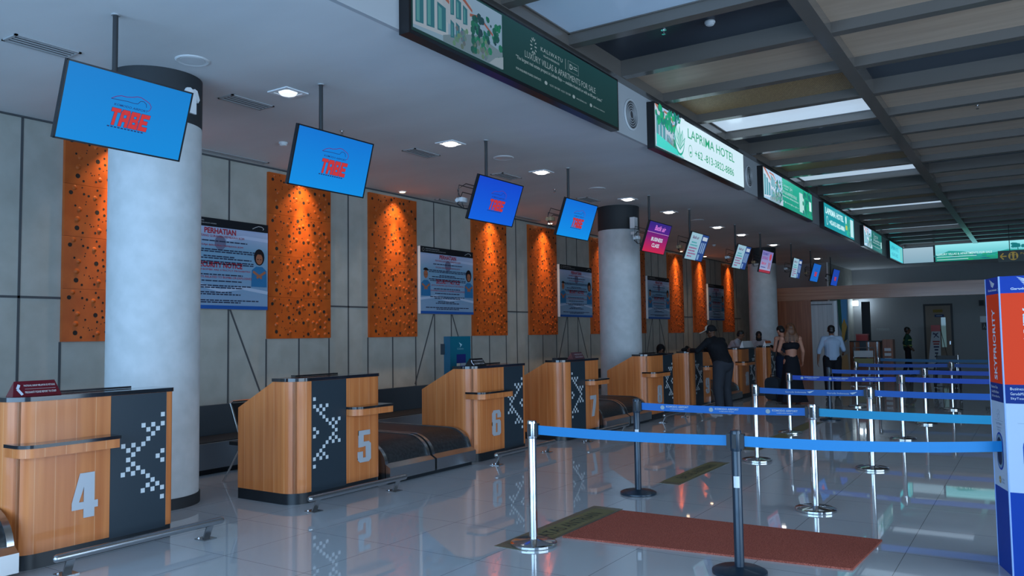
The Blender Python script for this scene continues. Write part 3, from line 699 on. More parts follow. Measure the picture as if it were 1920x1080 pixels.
def art_b(A, w, h):
    pale = (.62, .82, .92)
    A.rect(0, 0, w, h, pale, 1); villas(A, .0, 0, w * .26, h, .9, 5)
    for i in range(70):
        x = rnd.uniform(0, .24) * w; A.disc(x, rnd.uniform(.55, .98) * h, .04, .05, (.01, rnd.uniform(.14, .4), .16), 13 + i % 3, 7)
    A.poly([(0, 0), (.26 * w, 0), (.22 * w, .1 * h), (0, .3 * h)], (.05, .62, .55), 16)
    A.poly([(.2 * w, 0), (w * .27, 0), (w * .27, h), (.235 * w, h), (.215 * w, .7 * h)], pale, 16)
    cx = .215 * w; cy = h * .42
    A.disc(cx, cy, .2, .25, (.01, .38, .26), 17, 26); A.disc(cx, cy + .02, .185, .235, pale, 18, 26)
    for a in (-52, -26, 0, 26, 52):
        dx, dy = math.sin(R(a)), math.cos(R(a)); bx, by = cx, cy - .17
        A.poly([(bx, by), (bx + dx * .2 - dy * .045, by + dy * .26 + dx * .03), (bx + dx * .3, by + dy * .4), (bx + dx * .2 + dy * .045, by + dy * .26 - dx * .03)], (.01, .36, .25), 19)
        A.poly([(bx, by + .03), (bx + dx * .19 - dy * .02, by + dy * .25 + dx * .02), (bx + dx * .26, by + dy * .36), (bx + dx * .19 + dy * .02, by + dy * .25 - dx * .02)], (.5, .78, .8), 20)
    gr = (.02, .34, .17)
    A.text('LAPRIMA HOTEL', w * .30, h * .58, h * .25, gr, 17, w=w * .555, bold=.005)
    A.text('+62 -813-3822-8886', w * .37, h * .17, h * .21, gr, 17, w=w * .475, bold=.005)
    A.ring(w * .325, h * .27, .1, .012, gr, 17, 24, .85); A.disc(w * .325, h * .27, .04, .05, gr, 17, 10, 200, 380)
def art_c(A, w, h):
    A.rect(0, 0, w, h, (.01, .30, .20), 1, top=(.02, .42, .30)); villas(A, 0, 0, w * .34, h, 1.1, 9); kaliwatu(A, w * .24, w * .52, h, 1.15)
    A.rect(w * .70, h * .1, w * .8, h * .82, (.45, .72, .70), 4)
    for i in range(60): A.disc(rnd.uniform(.78, .98) * w, rnd.uniform(.1, .95) * h, .07, .06, (.01, rnd.uniform(.12, .36), .16), 4 + i % 3, 7)
    A.rect(w * .92, h * .3, w * .97, h * .66, (.6, .85, .85), 8)
def art_d(A, w, h, bgc=(.01, .30, .36)):
    A.rect(0, 0, w, h, bgc, 1); wt = (.55, .85, .9)
    A.text('LAPRIMA HOTEL', w * .04, h * .58, h * .27, wt, 3, w=w * .58, bold=.04); A.text('+62-813-3822-8886', w * .15, h * .18, h * .22, wt, 3, w=w * .5, bold=.04); A.ring(w * .085, h * .3, .12, .02, wt, 3, 20, .9)
    for i in range(40): A.disc(rnd.uniform(.68, .84) * w, rnd.uniform(.1, .9) * h, .09, .07, (.03, rnd.uniform(.2, .5), .26), 3 + i % 3, 7)
    A.rect(w * .68, h * .3, w * .74, h * .5, (.5, .5, .1), 7); A.disc(w * .70, h * .75, .1, .12, wt, 7); A.rect(w * .86, h * .08, w * .97, h * .9, (.5, .8, .85), 7)
def art_e(A, w, h):
    A.rect(0, 0, w, h, (.01, .14, .13), 1); villas(A, 0, 0, w * .4, h, 1.25, 12); kaliwatu(A, w * .42, w * .58, h, 1.1); A.rect(w * .93, h * .25, w * .98, h * .6, (.5, .8, .8), 4)
def art_f(A, w, h):
    A.rect(0, 0, w, h, (.05, .60, .68), 1); dk_ = (.02, .33, .42)
    A.text('LAPRIMA HOTEL', w * .06, h * .55, h * .25, dk_, 3, w=w * .6, bold=.03); A.text('+62-813-3822', w * .1, h * .18, h * .22, dk_, 3, w=w * .5, bold=.03); A.rect(w * .78, h * .1, w * .95, h * .9, (.12, .5, .45), 3)
BOX = [(5.38, 9.69, art_a, A_dim, 'dim dark green lightbox advertising luxury villas, nearest and largest'), (10.90, 15.22, art_b, A_box, 'bright white lightbox with green hotel name and phone number, second along the fascia'),
       (16.5, 20.82, art_c, A_box, 'bright green lightbox with villa picture, third along the fascia'), (22.12, 26.29, art_d, A_box, 'teal lightbox with white hotel name, fourth along the fascia'),
       (27.95, 31.57, art_e, A_box, 'dark green lightbox with white picture at its left, fifth along the fascia'), (33.46, 36.95, art_f, A_box, 'turquoise lightbox, farthest along the side fascia, next to the corner')]
for y0, y1, fn, am, lb in BOX:
    t = thing('lightbox_sign', (-4.68, y0, 4.44), lb, 'sign', 'advertising lightboxes')
    MB().box((XF + .05, y0, 4.43), (-4.602, y1, 5.13)).build('housing', M_housing, t, smooth=False, world=True)
    A = Art((-4.6005, y0 + .03, 4.465), (0, 1, 0), (0, 0, 1)); fn(A, y1 - y0 - .06, .64)
    A.build('display', am, t)
# far wall: added glowing panel in place of lit blank fascia, long banner
t = thing('lightbox_sign', (-4.0, 37.9, 4.5), 'blank lit fascia, as an added glowing panel, between the turquoise lightbox and the long far banner', 'sign', 'advertising lightboxes')
MB().box((XF + .06, 37.84, 4.5), (-3.52, 37.94, 5.19)).build('housing', M_housing, t, smooth=False, world=True)
Art((XF + .08, 37.835, 4.52), (1, 0, 0), (0, 0, 1)).rect(0, 0, 1.15, .65, (.22, .38, .48), 1, top=(.34, .50, .60)).build('display', A_box, t)
t = thing('lightbox_sign', (-2.0, 37.9, 4.5), 'long turquoise landscape banner across the far end above the direction sign', 'sign', 'advertising lightboxes')
MB().box((-3.49, 37.80, 4.49), (1.6, 37.94, 5.24)).build('housing', M_housing, t, smooth=False, world=True)
A = Art((-3.46, 37.797, 4.52), (1, 0, 0), (0, 0, 1)); w, h = 5.0, .69
A.rect(0, 0, w, h, (.02, .38, .42), 1, top=(.30, .80, .86)); A.rect(0, h * .0, w, h * .3, (.01, .22, .16), 2, top=(.02, .36, .30))
A.poly([(0, h * .3), (.5, h * .62), (1.0, h * .55), (1.5, h * .36), (2.0, h * .34), (2.6, h * .52), (3.2, h * .46), (3.4, h * .3)], (.02, .34, .30), 3)
for i in range(50): A.disc(rnd.uniform(0, 3.2), rnd.uniform(.05, .35) * h, rnd.uniform(.05, .16), .03, (.01, rnd.uniform(.1, .4), rnd.uniform(.12, .3)), 4 + i % 3, 7)
for i in range(14): A.disc(2.95 + rnd.uniform(-.22, .22), h * .72 + rnd.uniform(-.07, .07), .08, .05, (.01, .18, .2), 8, 7)
A.rect(2.93, h * .45, 2.96, h * .72, (.01, .15, .16), 8)
A.text('LUXURY VILLAS & APARTMENTS FOR SALE', .05, h * .36, h * .13, (.6, .85, .85), 9, w=2.0, bold=.01); A.rect(.05, h * .24, 1.5, h * .28, (.4, .7, .7), 9); A.rect(.05, h * .08, 1.2, h * .12, (.4, .7, .7), 9)
A.build('display', A_box, t)
# direction sign hanging in front of it
t = thing('direction_sign', (-.4, 33.0, 4.2), 'black direction sign with yellow left arrow and restroom symbol, at the right edge', 'sign')
MB().box((-1.06, 32.97, 4.02), (.9, 33.03, 4.42)).build('board', M_housing, t, smooth=False, world=True)
MB().cyl((-.7, 33, 4.4), (-.7, 33, 5.42), .012).cyl((.6, 33, 4.4), (.6, 33, 5.42), .012).build('hanger', M_pole, t, world=True)
A = Art((-1.06, 32.968, 4.02), (1, 0, 0), (0, 0, 1)); ye = (.55, .42, .04)
A.rect(0, 0, 1.9, .4, (.015, .025, .02), 1); A.line([(.26, .2), (.07, .2)], .04, ye, 2); A.line([(.17, .31), (.07, .2), (.17, .09)], .04, ye, 2)
A.disc(.46, .2, .15, .15, ye, 2, 22)
for dx in (-.06, .06): A.disc(.46 + dx, .28, .028, .03, (.015, .025, .02), 3, 10); A.poly([(.42 + dx, .1), (.50 + dx, .1), (.48 + dx, .24), (.44 + dx, .24)], (.015, .025, .02), 3)
A.text('Pengambilan', .68, .22, .09, ye, 2, w=.7); A.build('print', attr_mat('sign_art', .35, .4, .02), t)
# round fans/vents between the lightboxes
for y, lb in ((10.33, 'round louvred vent on the fascia between the first and second lightboxes'), (15.9, 'round louvred vent on the fascia between the second and third lightboxes')):
    t = thing('round_vent', (XF + .05, y, 4.81), lb, 'vent', 'round vents on the fascia')
    f = MB()
    for r in (.2, .165, .13, .095, .06):
        n = 28
        f.tube([(.02, r * math.cos(2 * math.pi * i / n), r * math.sin(2 * math.pi * i / n)) for i in range(n + 1)], .008, 6, cap=False)
    f.build('louvre', M_grille, t); d = MB(); d.cyl((0, 0, 0), (.012, 0, 0), .21, n=28); d.build('backing', M_ventgap, t)
    f = MB(); n = 28; f.tube([(.01, .21 * math.cos(2 * math.pi * i / n), .21 * math.sin(2 * math.pi * i / n)) for i in range(n + 1)], .016, 6, cap=False); f.build('rim', M_plastic, t)

# ================================================================== CHECK-IN DESKS
XC = -6.345     # front plane of the desks
PAT = [(0,0),(0,2),(4,2),(2,2),(3,3),(1,3),(2,4),(3,5),(4,6),(8,6),(6,6),(7,7),(5,7),(6,8),(7,9),(6,10),(7,11),(5,11),(8,12),(6,12),(4,12),(3,13),(2,14),(3,15),(1,15),(4,16),(2,16),(0,16),(0,18),(0,8),(1,9),(0,10)]
def foot(Wd, rl, rr, x0, e=0.0, n=7):
    """plan outline from rear left round the front to rear right"""
    p = [(x0, -e)]
    for i in range(n + 1): a = R(-90 + 90 * i / n); p.append((-rl + (rl + e) * math.cos(a), rl + (rl + e) * math.sin(a)))
    for i in range(n + 1): a = R(90 * i / n); p.append((-rr + (rr + e) * math.cos(a), Wd - rr + (rr + e) * math.sin(a)))
    p.append((x0, Wd + e)); return p
def _ring(x0, y0, x1, y1, sx, sy, cx=.16, cy=.08):
    def oc(a, b_, c, d, p, q): return [(a + p, b_), (c - p, b_), (c, b_ + q), (c, d - q), (c - p, d), (a + p, d), (a, d - q), (a, b_ + q)]
    o, i = oc(x0, y0, x1, y1, cx, cy), oc(x0 + sx, y0 + sy, x1 - sx, y1 - sy, .03, .02)
    return [[o[k], o[(k + 1) % 8], i[(k + 1) % 8], i[k]] for k in range(8)]
def GLYPH(ch):
    if ch == '4': return [[(.45, 0), (.86, 0), (.86, 1), (.45, 1)], [(0, .2), (1, .2), (1, .36), (0, .36)], [(0, .36), (.26, .36), (.62, 1), (.30, 1)]]
    if ch == '7': return [[(0, .82), (1, .82), (1, 1), (0, 1)], [(.22, 0), (.62, 0), (1, .72), (1, .82), (.58, .82)]]
    if ch == '1': return [[(.38, 0), (.82, 0), (.82, 1), (.38, 1)], [(.08, .72), (.38, .8), (.38, 1), (.3, .92), (.08, .86)]]
    if ch == '0': return _ring(0, 0, 1, 1, .38, .14)
    if ch == '8': return _ring(0, 0, 1, .56, .37, .13) + _ring(.03, .44, .97, 1, .36, .13)
    if ch == '6': return _ring(0, 0, 1, .62, .38, .13) + [[(0, .4), (.38, .4), (.38, .9), (0, .9)], [(0, .87), (1, .87), (.84, 1), (.16, 1)], [(.62, .7), (1, .7), (1, .88), (.62, .88)]]
    if ch == '9': return [[(1 - a, 1 - b_) for a, b_ in p] for p in GLYPH('6')]
    if ch == '5': return [[(.06, .48), (.44, .48), (.44, 1), (.06, 1)], [(.06, .85), (.94, .85), (.94, 1), (.06, 1)], [(.3, .5), (.3, .64), (.84, .64), (1, .56), (1, .48)], [(.62, .08), (1, .08), (1, .56), (.62, .56)], [(.16, 0), (.84, 0), (1, .08), (1, .14), (0, .14), (0, .08)], [(0, .1), (.38, .1), (.38, .34), (0, .34)]]
    return []
def desk(y0, num, odd, label, Wd=1.28):
    t = thing('check_in_desk', (XC, y0, 0), label, 'desk', 'check-in desks')
    rl, rr, XB = .2, (.07 if odd else .03), -.88
    MB().prism(foot(Wd, rl, rr, XB, -.004), 0, .117).build('kick_base', M_kick, t)
    # wooden shell with sloping sides
    def top(x): return 1.25 if x > -.32 else 1.25 + (x + .32) / .56 * .29
    out = foot(Wd, rl, rr, XB); 
    def dens(p):
        q = []
        for (a, b_), (c, d) in zip(p, p[1:]):
            n = max(1, int(math.hypot(c - a, d - b_) / .16)) if abs(a - c) > .3 else 1
            q += [(a + (c - a) * i / n, b_ + (d - b_) * i / n) for i in range(n)]
        return q + [p[-1]]
    out = [(XB, 0), (-.60, 0), (-.32, 0)] + out[1:-1] + [(-.32, Wd), (-.60, Wd), (XB, Wd)]
    inn = [(max(XB, min(x, -.03)), min(max(y, .03), Wd - .03)) for x, y in out]
    vs = []
    for (x, y), (a, b_) in zip(out, inn): vs += [(x, y, .112), (x, y, top(x)), (a, b_, .112), (a, b_, top(x))]
    fs = []
    for i in range(len(out) - 1):
        k = i * 4; j = k + 4; fs += [(k, j, j + 1, k + 1), (k + 2, k + 3, j + 3, j + 2), (k + 1, j + 1, j + 3, k + 3), (k, k + 2, j + 2, j)]
    e = (len(out) - 1) * 4; fs += [(0, 1, 3, 2), (e, e + 2, e + 3, e + 1)]
    MB().add(vs, fs).build('shell', M_wood, t)
    MB().box((-.30, .03, .7), (-.27, Wd - .03, 1.25)).box((XB + .02, .03, .72), (-.27, Wd - .03, .75)).build('work_surface', M_dark, t, smooth=False)
    MB().prism(foot(Wd, rl, rr, -.33, .012), 1.25, 1.283).build('counter_top', M_black, t)
    MB().box((-.37, .28 if odd else .42, 1.285), (-.30, .9 if odd else 1.1, 1.30)).build('rear_lip', M_black, t, smooth=False)
    d0, d1 = (.23, .725) if odd else (.745, 1.24)
    if Wd < 1.27: d0, d1 = .235, .72
    p = MB().box((-.01, d0, .10), (.005, d1, 1.248)).build('front_panel', M_dark, t, smooth=False)
    q = MB()
    for c, r in PAT:
        y = (d0 + .035 + .0385 * c * 1.15) if odd else (d1 - .035 - .0385 * c * 1.15); z = 1.06 - .0388 * r
        q.box((.004, y - .0175, z - .0185), (.0075, y + .0175, z + .0185))
    q.build('inlay', M_inlay, p, smooth=False)
    l0, l1 = (.73, Wd + .03) if odd else (.0, .73)
    def shelf(e):
        o_ = [(-.15 if not odd else -.1, l0 - e)]
        if not odd: o_ = [(-.12, l0 - e)]
        for i in range(7): a = R(-90 + 90 * i / 6); o_.append((.04 + (.12 + e) * math.cos(a), l0 + .12 + (.12 + e) * math.sin(a)))
        o_ += [(.16 + e, l1 + e), (-.1, l1 + e)]; return o_
    s_ = MB().prism(shelf(0), .845, .915).build('ledge', M_wood, t); MB().prism(shelf(.008), .915, .94).build('ledge_top', M_black, s_)
    if num:
        cy = (l0 + l1) / 2 - .02 if odd else .54; hh, ww = .35, (.205 if len(str(num)) == 1 else .27)
        nb = MB(); nz = 0; ds = str(num); wd = ww / len(ds) * (1 if len(ds) == 1 else .92)
        for i, ch in enumerate(ds):
            ys = cy - ww / 2 + i * ww / len(ds)
            for pc in GLYPH(ch):
                nb_ = len(pc); q = [(ys + a * wd, .31 + b_ * hh) for a, b_ in pc]; nz += 1; xz = .011 + .00025 * nz
                nb.add([(.004, y, z) for y, z in q] + [(xz, y, z) for y, z in q], [tuple(range(nb_)), tuple(range(nb_, 2 * nb_))[::-1]] + [(k, (k + 1) % nb_, nb_ + (k + 1) % nb_, nb_ + k) for k in range(nb_)])
        nb.build('number', M_silver, t, smooth=False)
    return t
DESKS = [(2.93, 4, 0, 'wooden check-in desk number 4, nearest at the left edge', 1.31), (5.60, 5, 1, 'wooden check-in desk number 5, right of the nearest column', 1.28), (8.67, 6, 0, 'wooden check-in desk number 6, right of the front conveyor', 1.31),
         (11.12, 7, 1, 'wooden check-in desk number 7, behind the chrome stanchion', 1.26), (14.42, 8, 0, 'wooden check-in desk number 8, by the second column', 1.31), (16.73, 9, 1, 'wooden check-in desk number 9, where the man in the cap leans', 1.26),
         (20.15, 10, 0, 'wooden check-in desk number 10 with a white board on top', 1.42), (22.75, 11, 1, 'wooden check-in desk farthest in the row, under an orange and white board', 1.28)]
for d in DESKS: desk(d[0], d[1], d[2], d[3], d[4])

# bumper rails
def rail(y0, y1, label):
    t = thing('bumper_rail', (-6.0, y0, 0), label, 'rail', 'steel bumper rails in front of the desks'); L_ = y1 - y0
    MB().tube([(.06, 0, .145), (.06, L_, .145)], .03, 18).sphere((.06, 0, .145), .03).sphere((.06, L_, .145), .03).build('tube', M_steel, t)
    for y in (.1, L_ - .1):
        MB().obox((.028, y, .065), (.006, 0, -.003), (0, .032, 0), (.03, 0, .062)).build('post', M_steel, t, smooth=False)
        MB().box((-.075, y - .06, 0), (.065, y + .06, .008)).cyl((-.05, y - .035, .008), (-.05, y - .035, .016), .01, n=8).cyl((-.05, y + .035, .008), (-.05, y + .035, .016), .01, n=8).build('foot_plate', M_steel, t, smooth=False)
for a, b_, n in ((3.06, 4.43, '4'), (5.45, 6.82, '5'), (8.62, 10.1, '6'), (11.15, 12.6, '7'), (14.2, 15.5, '8'), (16.2, 17.6, '9')): rail(a, b_, 'steel bumper rail on the floor in front of desk %s' % n)

# conveyors between the desk pairs
def conveyor(y0, y1, label, cx=-6.3):
    t = thing('baggage_conveyor', (cx, y0, 0), label, 'conveyor', 'check-in baggage conveyors'); L_ = y1 - y0; half = L_ / 2
    XR = -2.43
    for i in (0, 1):
        a, b_ = i * half + (.0 if i == 0 else .02), (i + 1) * half - (.02 if i == 0 else 0)
        arc = [(-.38 + .34 * math.sin(R(90 * q / 8)), .20 + .28 * math.cos(R(90 * q / 8))) for q in range(9)]
        prof = [(XR, .06), (XR, .48)] + arc + [(-.04, .06)]
        belt = [(x, min(z, .47)) if q < 2 else (x - .012, z - .012) for q, (x, z) in enumerate(prof)]
        MB().prismy(belt, a + .05, b_ - .05).build('belt', M_belt, t)
        for s0 in (a, b_ - .05): MB().prismy(prof, s0, s0 + .05).build('side_rail', M_steel, t)
        MB().prismy([(-.05, .05), (-.05, .235), (.012, .20), (.03, .19), (.03, .05)], a, b_).build('front_panel', M_steel, t, smooth=False)
    MB().box((XR, .03, 0), (-.02, L_ - .03, .06)).build('plinth', M_kick, t, smooth=False)
conveyor(1.28, 2.91, 'conveyor end with steel rail at the lower left corner beside desk 4', -6.2); conveyor(6.95, 8.62, 'two-belt baggage conveyor between desks 5 and 6'); conveyor(12.46, 14.38, 'baggage conveyor between desks 7 and 8'); conveyor(18.1, 20.05, 'baggage conveyor behind the man in the cap, between desks 9 and 10')
t = thing('collector_conveyor', (-9.2, 0, 0), 'long low dark collector conveyor running along the wall behind the desks', 'conveyor')
MB().box((-9.45, -3, .07), (-8.75, 33, .39)).build('body', mat('grey_metal', (.24, .27, .30), .35, .3), t, smooth=False, world=True); MB().box((-9.42, -3, .385), (-8.80, 33, .40)).build('belt', M_belt, t, smooth=False, world=True)
MB().box((-9.52, -3, 0), (-9.45, 33, .80)).build('back_guard', mat('guard_grey', (.05, .06, .07), .4), t, smooth=False, world=True); MB().box((-9.4, -3, 0), (-8.80, 33, .07)).build('plinth', M_kick, t, smooth=False, world=True)

# things on and behind the desks
def tent(x, y, w, h, c, lines, label, rows=(.62, .2), icon=True, txtc=(.6, .55, .55)):
    t = thing('counter_sign', (x, y, 1.284), label, 'sign', 'folded signs on the desk tops'); d = .055
    m_ = mat('tent_' + label[:6], c, .2, coat=.3)
    MB().add([(d, 0, 0), (d, w, 0), (0, w - .03, h), (0, .03, h), (-d, 0, 0), (-d, w, 0)], [(0, 1, 2, 3), (4, 3, 2, 5), (0, 3, 4), (1, 5, 2), (0, 4, 5, 1)]).build('body', m_, t, smooth=False)
    up = Vector((-d, 0, h)); A = Art(Vector((x, y, 1.283)) + Vector((d, 0, 0)), (0, 1, 0), up)
    hs = up.length
    for s_, r_ in zip(lines, rows): A.text(s_, w * .26, hs * r_, hs * .14, txtc, 2, w=w * .64, bold=.02)
    if lines: A.rect(w * .27, hs * .47, w * .9, hs * .485, txtc, 2)
    if 'orange' in label: A.rect(.02, hs * .5, w - .03, hs * .98, (.6, .12, .03), 3)
    if icon: A.line([(w * .17, hs * .78), (w * .12, hs * .5), (w * .2, hs * .12)], w * .055, (.6, .65, .75), 2)
    A.build('lettering', A_print, t)
tent(-6.5, 2.97, .36, .115, (.12, .008, .018), ['PASTIKAN, HARAP MELAPOR KE PETUGAS', 'PREGNANT? PLEASE REPORT TO STAFF'], 'dark red folded sign on top of desk 4')
tent(-6.5, 8.78, .36, .10, (.01, .01, .012), ['PASTIKAN, HARAP MELAPOR', 'PLEASE REPORT TO STAFF'], 'black folded sign on top of desk 6')
tent(-6.5, 11.62, .42, .11, (.09, .03, .04), ['HARAP MELAPOR', 'PLEASE REPORT'], 'reddish grey folded sign on top of desk 7', icon=False, txtc=(.3, .3, .32))
tent(-6.46, 20.7, .9, .17, (.85, .88, .9), ['', ''][:0], 'white board propped on desk 10, by the leaning staff man', icon=False)
tent(-6.46, 22.78, .62, .15, (.85, .86, .9), ['', ''][:0], 'white and orange board on the farthest desk before the staff woman', icon=False)
t = thing('monitor_box', (-6.6, 11.3, 1.283), 'thin dark tray lying on top of desk 7', 'tray'); MB().box((-.05, 0, 0), (.05, .3, .03)).build('body', M_blackm, t, smooth=False)
t['category'] = 'tray'; t.name = 'document_tray'
t = thing('cabin_baggage_sign', (-7.4, 9.42, 0), 'teal cabin baggage board standing behind desk 6', 'sign')
MB().box((-7.42, 9.42, 0), (-7.30, 9.93, 1.69)).build('board', mat('teal', (.01, .10, .17), .3), t, smooth=False, world=True)
MB().box((-7.45, 9.38, 1.42), (-7.40, 9.5, 1.58)).build('side_pocket', M_dark, t, smooth=False, world=True)
A = Art((-7.299, 9.42, 0), (0, 1, 0), (0, 0, 1)); A.rect(0, 0, .51, 1.69, (.006, .07, .13), 1, top=(.005, .11, .16))
A.poly([(.21, 1.60), (.29, 1.565), (.235, 1.52), (.25, 1.555)], (.35, .55, .6), 2); A.text('Citilink', .17, 1.49, .025, (.2, .4, .45), 2, w=.16)
A.rect(.15, 1.28, .38, 1.42, (.012, .02, .12), 2); A.rect(.15, 1.235, .24, 1.285, (.5, .45, .35), 3); A.rect(.25, 1.235, .38, 1.285, (.3, .33, .36), 3)
A.text('Cabin baggage', .05, 1.085, .062, (.45, .6, .65), 2, w=.43); A.build('print', A_print, t)
# folding chair
t = thing('folding_chair', (-7.95, 6.36, 0), 'chair with bent chrome frame and black seat behind desk 5', 'chair')
for s_ in (-.21, .21): MB().tube([(.27, s_, 0), (.2, s_, .2), (-.1, s_, .88), (-.13, s_, .93), (-.13, s_ * .85, .95)], .012, 8).tube([(-.25, s_, 0), (.05, s_, .42), (.12, s_, .47)], .012, 8).build('leg', M_chrome, t)
MB().box((-.16, -.2, .44), (.22, .2, .48)).build('seat', M_blackm, t); MB().obox((-.09, 0, .80), (.015, 0, .008), (0, .2, 0), (-.05, 0, .12)).build('backrest', M_blackm, t)
MB().tube([(-.13, -.18, .95), (-.13, .18, .95)], .012, 8).build('top_rail', M_chrome, t)
t = thing('striped_bag', (-7.2, 13.0, .48), 'black bag with yellow stripes standing on the conveyor behind desk 7', 'bag')
MB().prismy(rrect(.34, .62, .1, cy=.31), -.15, .16).build('body', M_blackm, t)
MB().box((-.16, -.165, .4), (.174, -.15, .44)).box((-.16, -.165, .5), (.174, -.15, .53)).box((.171, -.15, .4), (.176, .16, .44)).build('stripe', mat('hi_vis', (.35, .34, .03), .5), t, smooth=False)

# ================================================================== QUEUE BARRIERS
M_bpole = mat('black_post', (.014, .03, .05), .32, .2, coat=.2)
def stanchion(x, y, label, black=False, rot=0.0, sides=(0, 180), paper=False, lean=0):
    m_ = M_bpole if black else M_chrome
    t = thing('stanchion', (x, y, 0), label, 'barrier post', 'queue barrier posts')
    MB().lathe([(.17, 0), (.19, .004), (.19, .022), (.165, .034), (.06, .042), (.04, .05)], n=44).build('base', m_, t)
    MB().lathe([(.034, .045), (.034, .99), (.03, .998)], n=28).build('pole', m_, t)
    hd = MB().lathe([(.039, .855), (.0405, .86), (.0405, .985), (.036, 1.0)], n=28)
    hd.build('head', M_bpole if black else M_chrome, t)
    c = MB()
    for a in sides: d = Vector((math.cos(R(a)), math.sin(R(a)), 0)); e = Vector((-d.y, d.x, 0)); c.obox(d * .048 + Vector((0, 0, .925)), d * .014, e * .021, (0, 0, .052))
    for a in (90, 270): d = Vector((math.cos(R(a)), math.sin(R(a)), 0)); e = Vector((-d.y, d.x, 0)); c.obox(d * .041 + Vector((0, 0, .925)), d * .004, e * .014, (0, 0, .05))
    c.build('cassette', M_blackm, t, smooth=False)
    if paper:
        q = MB(); n = 8
        vs = []
        for k in range(n + 1):
            a = R(-80 + 70 * k / n) + math.atan2(-y, -x) + R(40); vs += [(.0352 * math.cos(a), .0352 * math.sin(a), .60), (.0352 * math.cos(a), .0352 * math.sin(a), .68)]
        q.add(vs, [(2 * k, 2 * k + 2, 2 * k + 3, 2 * k + 1) for k in range(n)]); q.build('paper_label', M_white, t, fixn=False)
    return t
ROWS = [(5.58, 5.66, -3.49, -1.83), (7.88, 7.97, -3.61, -1.83), (10.63, 10.64, -3.16, -1.76), (13.76, 13.72, -3.52, -1.81), (16.05, 16.13, -3.36, -1.74), (19.1, 19.22, -3.42, -1.56), (22.6, None, -3.50, None)]
lbs = [('chrome barrier post nearest on the left, standing on the yellow floor strip', 'black barrier post nearest the camera, in front of the red carpet'), ('black barrier post behind the front belt, left, with a small paper label', 'chrome barrier post right of centre, second row'),
       ('chrome barrier post in the third row, left', 'chrome barrier post in the third row, right'), ('chrome barrier post in the fourth row, left', 'chrome barrier post in the fourth row, right'),
       ('slim black barrier post beside the man in the pale shirt', 'chrome barrier post in the fifth row, right'), ('chrome barrier post in the sixth row before the trolley', 'chrome barrier post before the wheelchair'), ('farthest chrome barrier post on the left', '')]
blk = {(0, 1), (1, 0), (4, 0)}
for i, (ya, yb, xa, xb) in enumerate(ROWS):
    stanchion(xa, ya, lbs[i][0], (i, 0) in blk, sides=(0,), paper=(i == 1))
    if xb is not None: stanchion(xb, yb, lbs[i][1], (i, 1) in blk, sides=(0, 180), paper=(i == 0))
def belt(p, q, cols, label, logo=None, sag=.012, n=16, hb=.074, z=.925, z2=None, txt2=None):
    p, q = Vector((*p, 0)), Vector((*q, 0)); d = (q - p); L_ = d.length; d.normalize(); nn = Vector((d.y, -d.x, 0)); z2 = z if z2 is None else z2
    t = thing('barrier_belt', (p.x, p.y, z), label, 'belt', 'blue queue barrier belts')
    def zz(s_): return (z2 - z) * s_ - sag * 4 * s_ * (1 - s_)
    m_ = mat('belt_%s' % (cols,), cols, .55)
    vs = []; fs = []
    for i in range(n + 1):
        s_ = i / n; c = d * L_ * s_
        for e in (-.0012, .0012):
            for k in (-1, 1): vs.append(c + nn * e + Vector((0, 0, zz(s_) + k * hb / 2)))
    for i in range(n):
        a = i * 4; b_ = a + 4; fs += [(a, b_, b_ + 1, a + 1), (a + 2, a + 3, b_ + 3, b_ + 2), (a + 1, b_ + 1, b_ + 3, a + 3), (a, a + 2, b_ + 2, b_)]
    MB().add(vs, fs + [(0, 1, 3, 2), (n * 4, n * 4 + 2, n * 4 + 3, n * 4 + 1)]).build('webbing', m_, t, smooth=False)
    if logo:
        A = Art(Vector((p.x, p.y, 0)) + nn * .002, d, (0, 0, 1)); wt = (.50, .58, .66)
        for s_ in logo:
            x = L_ * s_; zc = z + zz(s_)
            if txt2: A.text('Garuda Indonesia', x, zc - .012, .022, wt, 1, w=.26); A.poly([(x + .27, zc + .006), (x + .36, zc + .022), (x + .32, zc - .004), (x + .30, zc - .012)], wt, 1)
            else: A.disc(x, zc, .022, .022, (.4, .48, .5), 1, 16); A.text('KOMODO AIRPORT', x + .04, zc + .001, .02, wt, 1, w=.24, bold=.03); A.text('LABUAN BAJO', x + .085, zc - .02, .012, wt, 1, w=.15, bold=.03)
        A.build('lettering', A_print, t)
BL, BC, BD = (.003, .21, .52), (.006, .33, .58), (.005, .045, .34)
belt((-3.43, 5.58), (-1.895, 5.66), BL, 'front blue belt from the nearest chrome post to the nearest black post')
belt((-1.77, 5.66), (-.245, 6.60), BL, 'front blue belt from the black post into the red and blue column', z2=.872, sag=.02)
belt((-3.55, 7.88), (-1.895, 7.97), (.004, .155, .55), 'second-row blue belt with airport lettering', logo=(.14, .45, .79))
belt((-1.77, 7.97), (.3, 8.02), BC, 'pale turquoise blue belt in the second row, right part')
belt((-3.10, 10.63), (-1.82, 10.64), (.005, .10, .38), 'third-row belt with airline lettering', logo=(.26, .66), txt2=1)
belt((-1.70, 10.64), (.3, 10.68), (.002, .095, .42), 'third-row blue belt, right part')
belt((-3.46, 13.76), (-1.87, 13.72), (.003, .055, .40), 'fourth-row dark blue belt with airport lettering', logo=(.1, .38, .7))
belt((-1.75, 13.72), (.3, 13.75), (.003, .055, .38), 'fourth-row dark blue belt, right part')
belt((-3.30, 16.05), (-1.80, 16.13), (.006, .07, .34), 'fifth-row blue belt beginning at the slim black post'); belt((-1.68, 16.13), (.3, 16.15), (.006, .05, .33), 'fifth-row blue belt, right part')
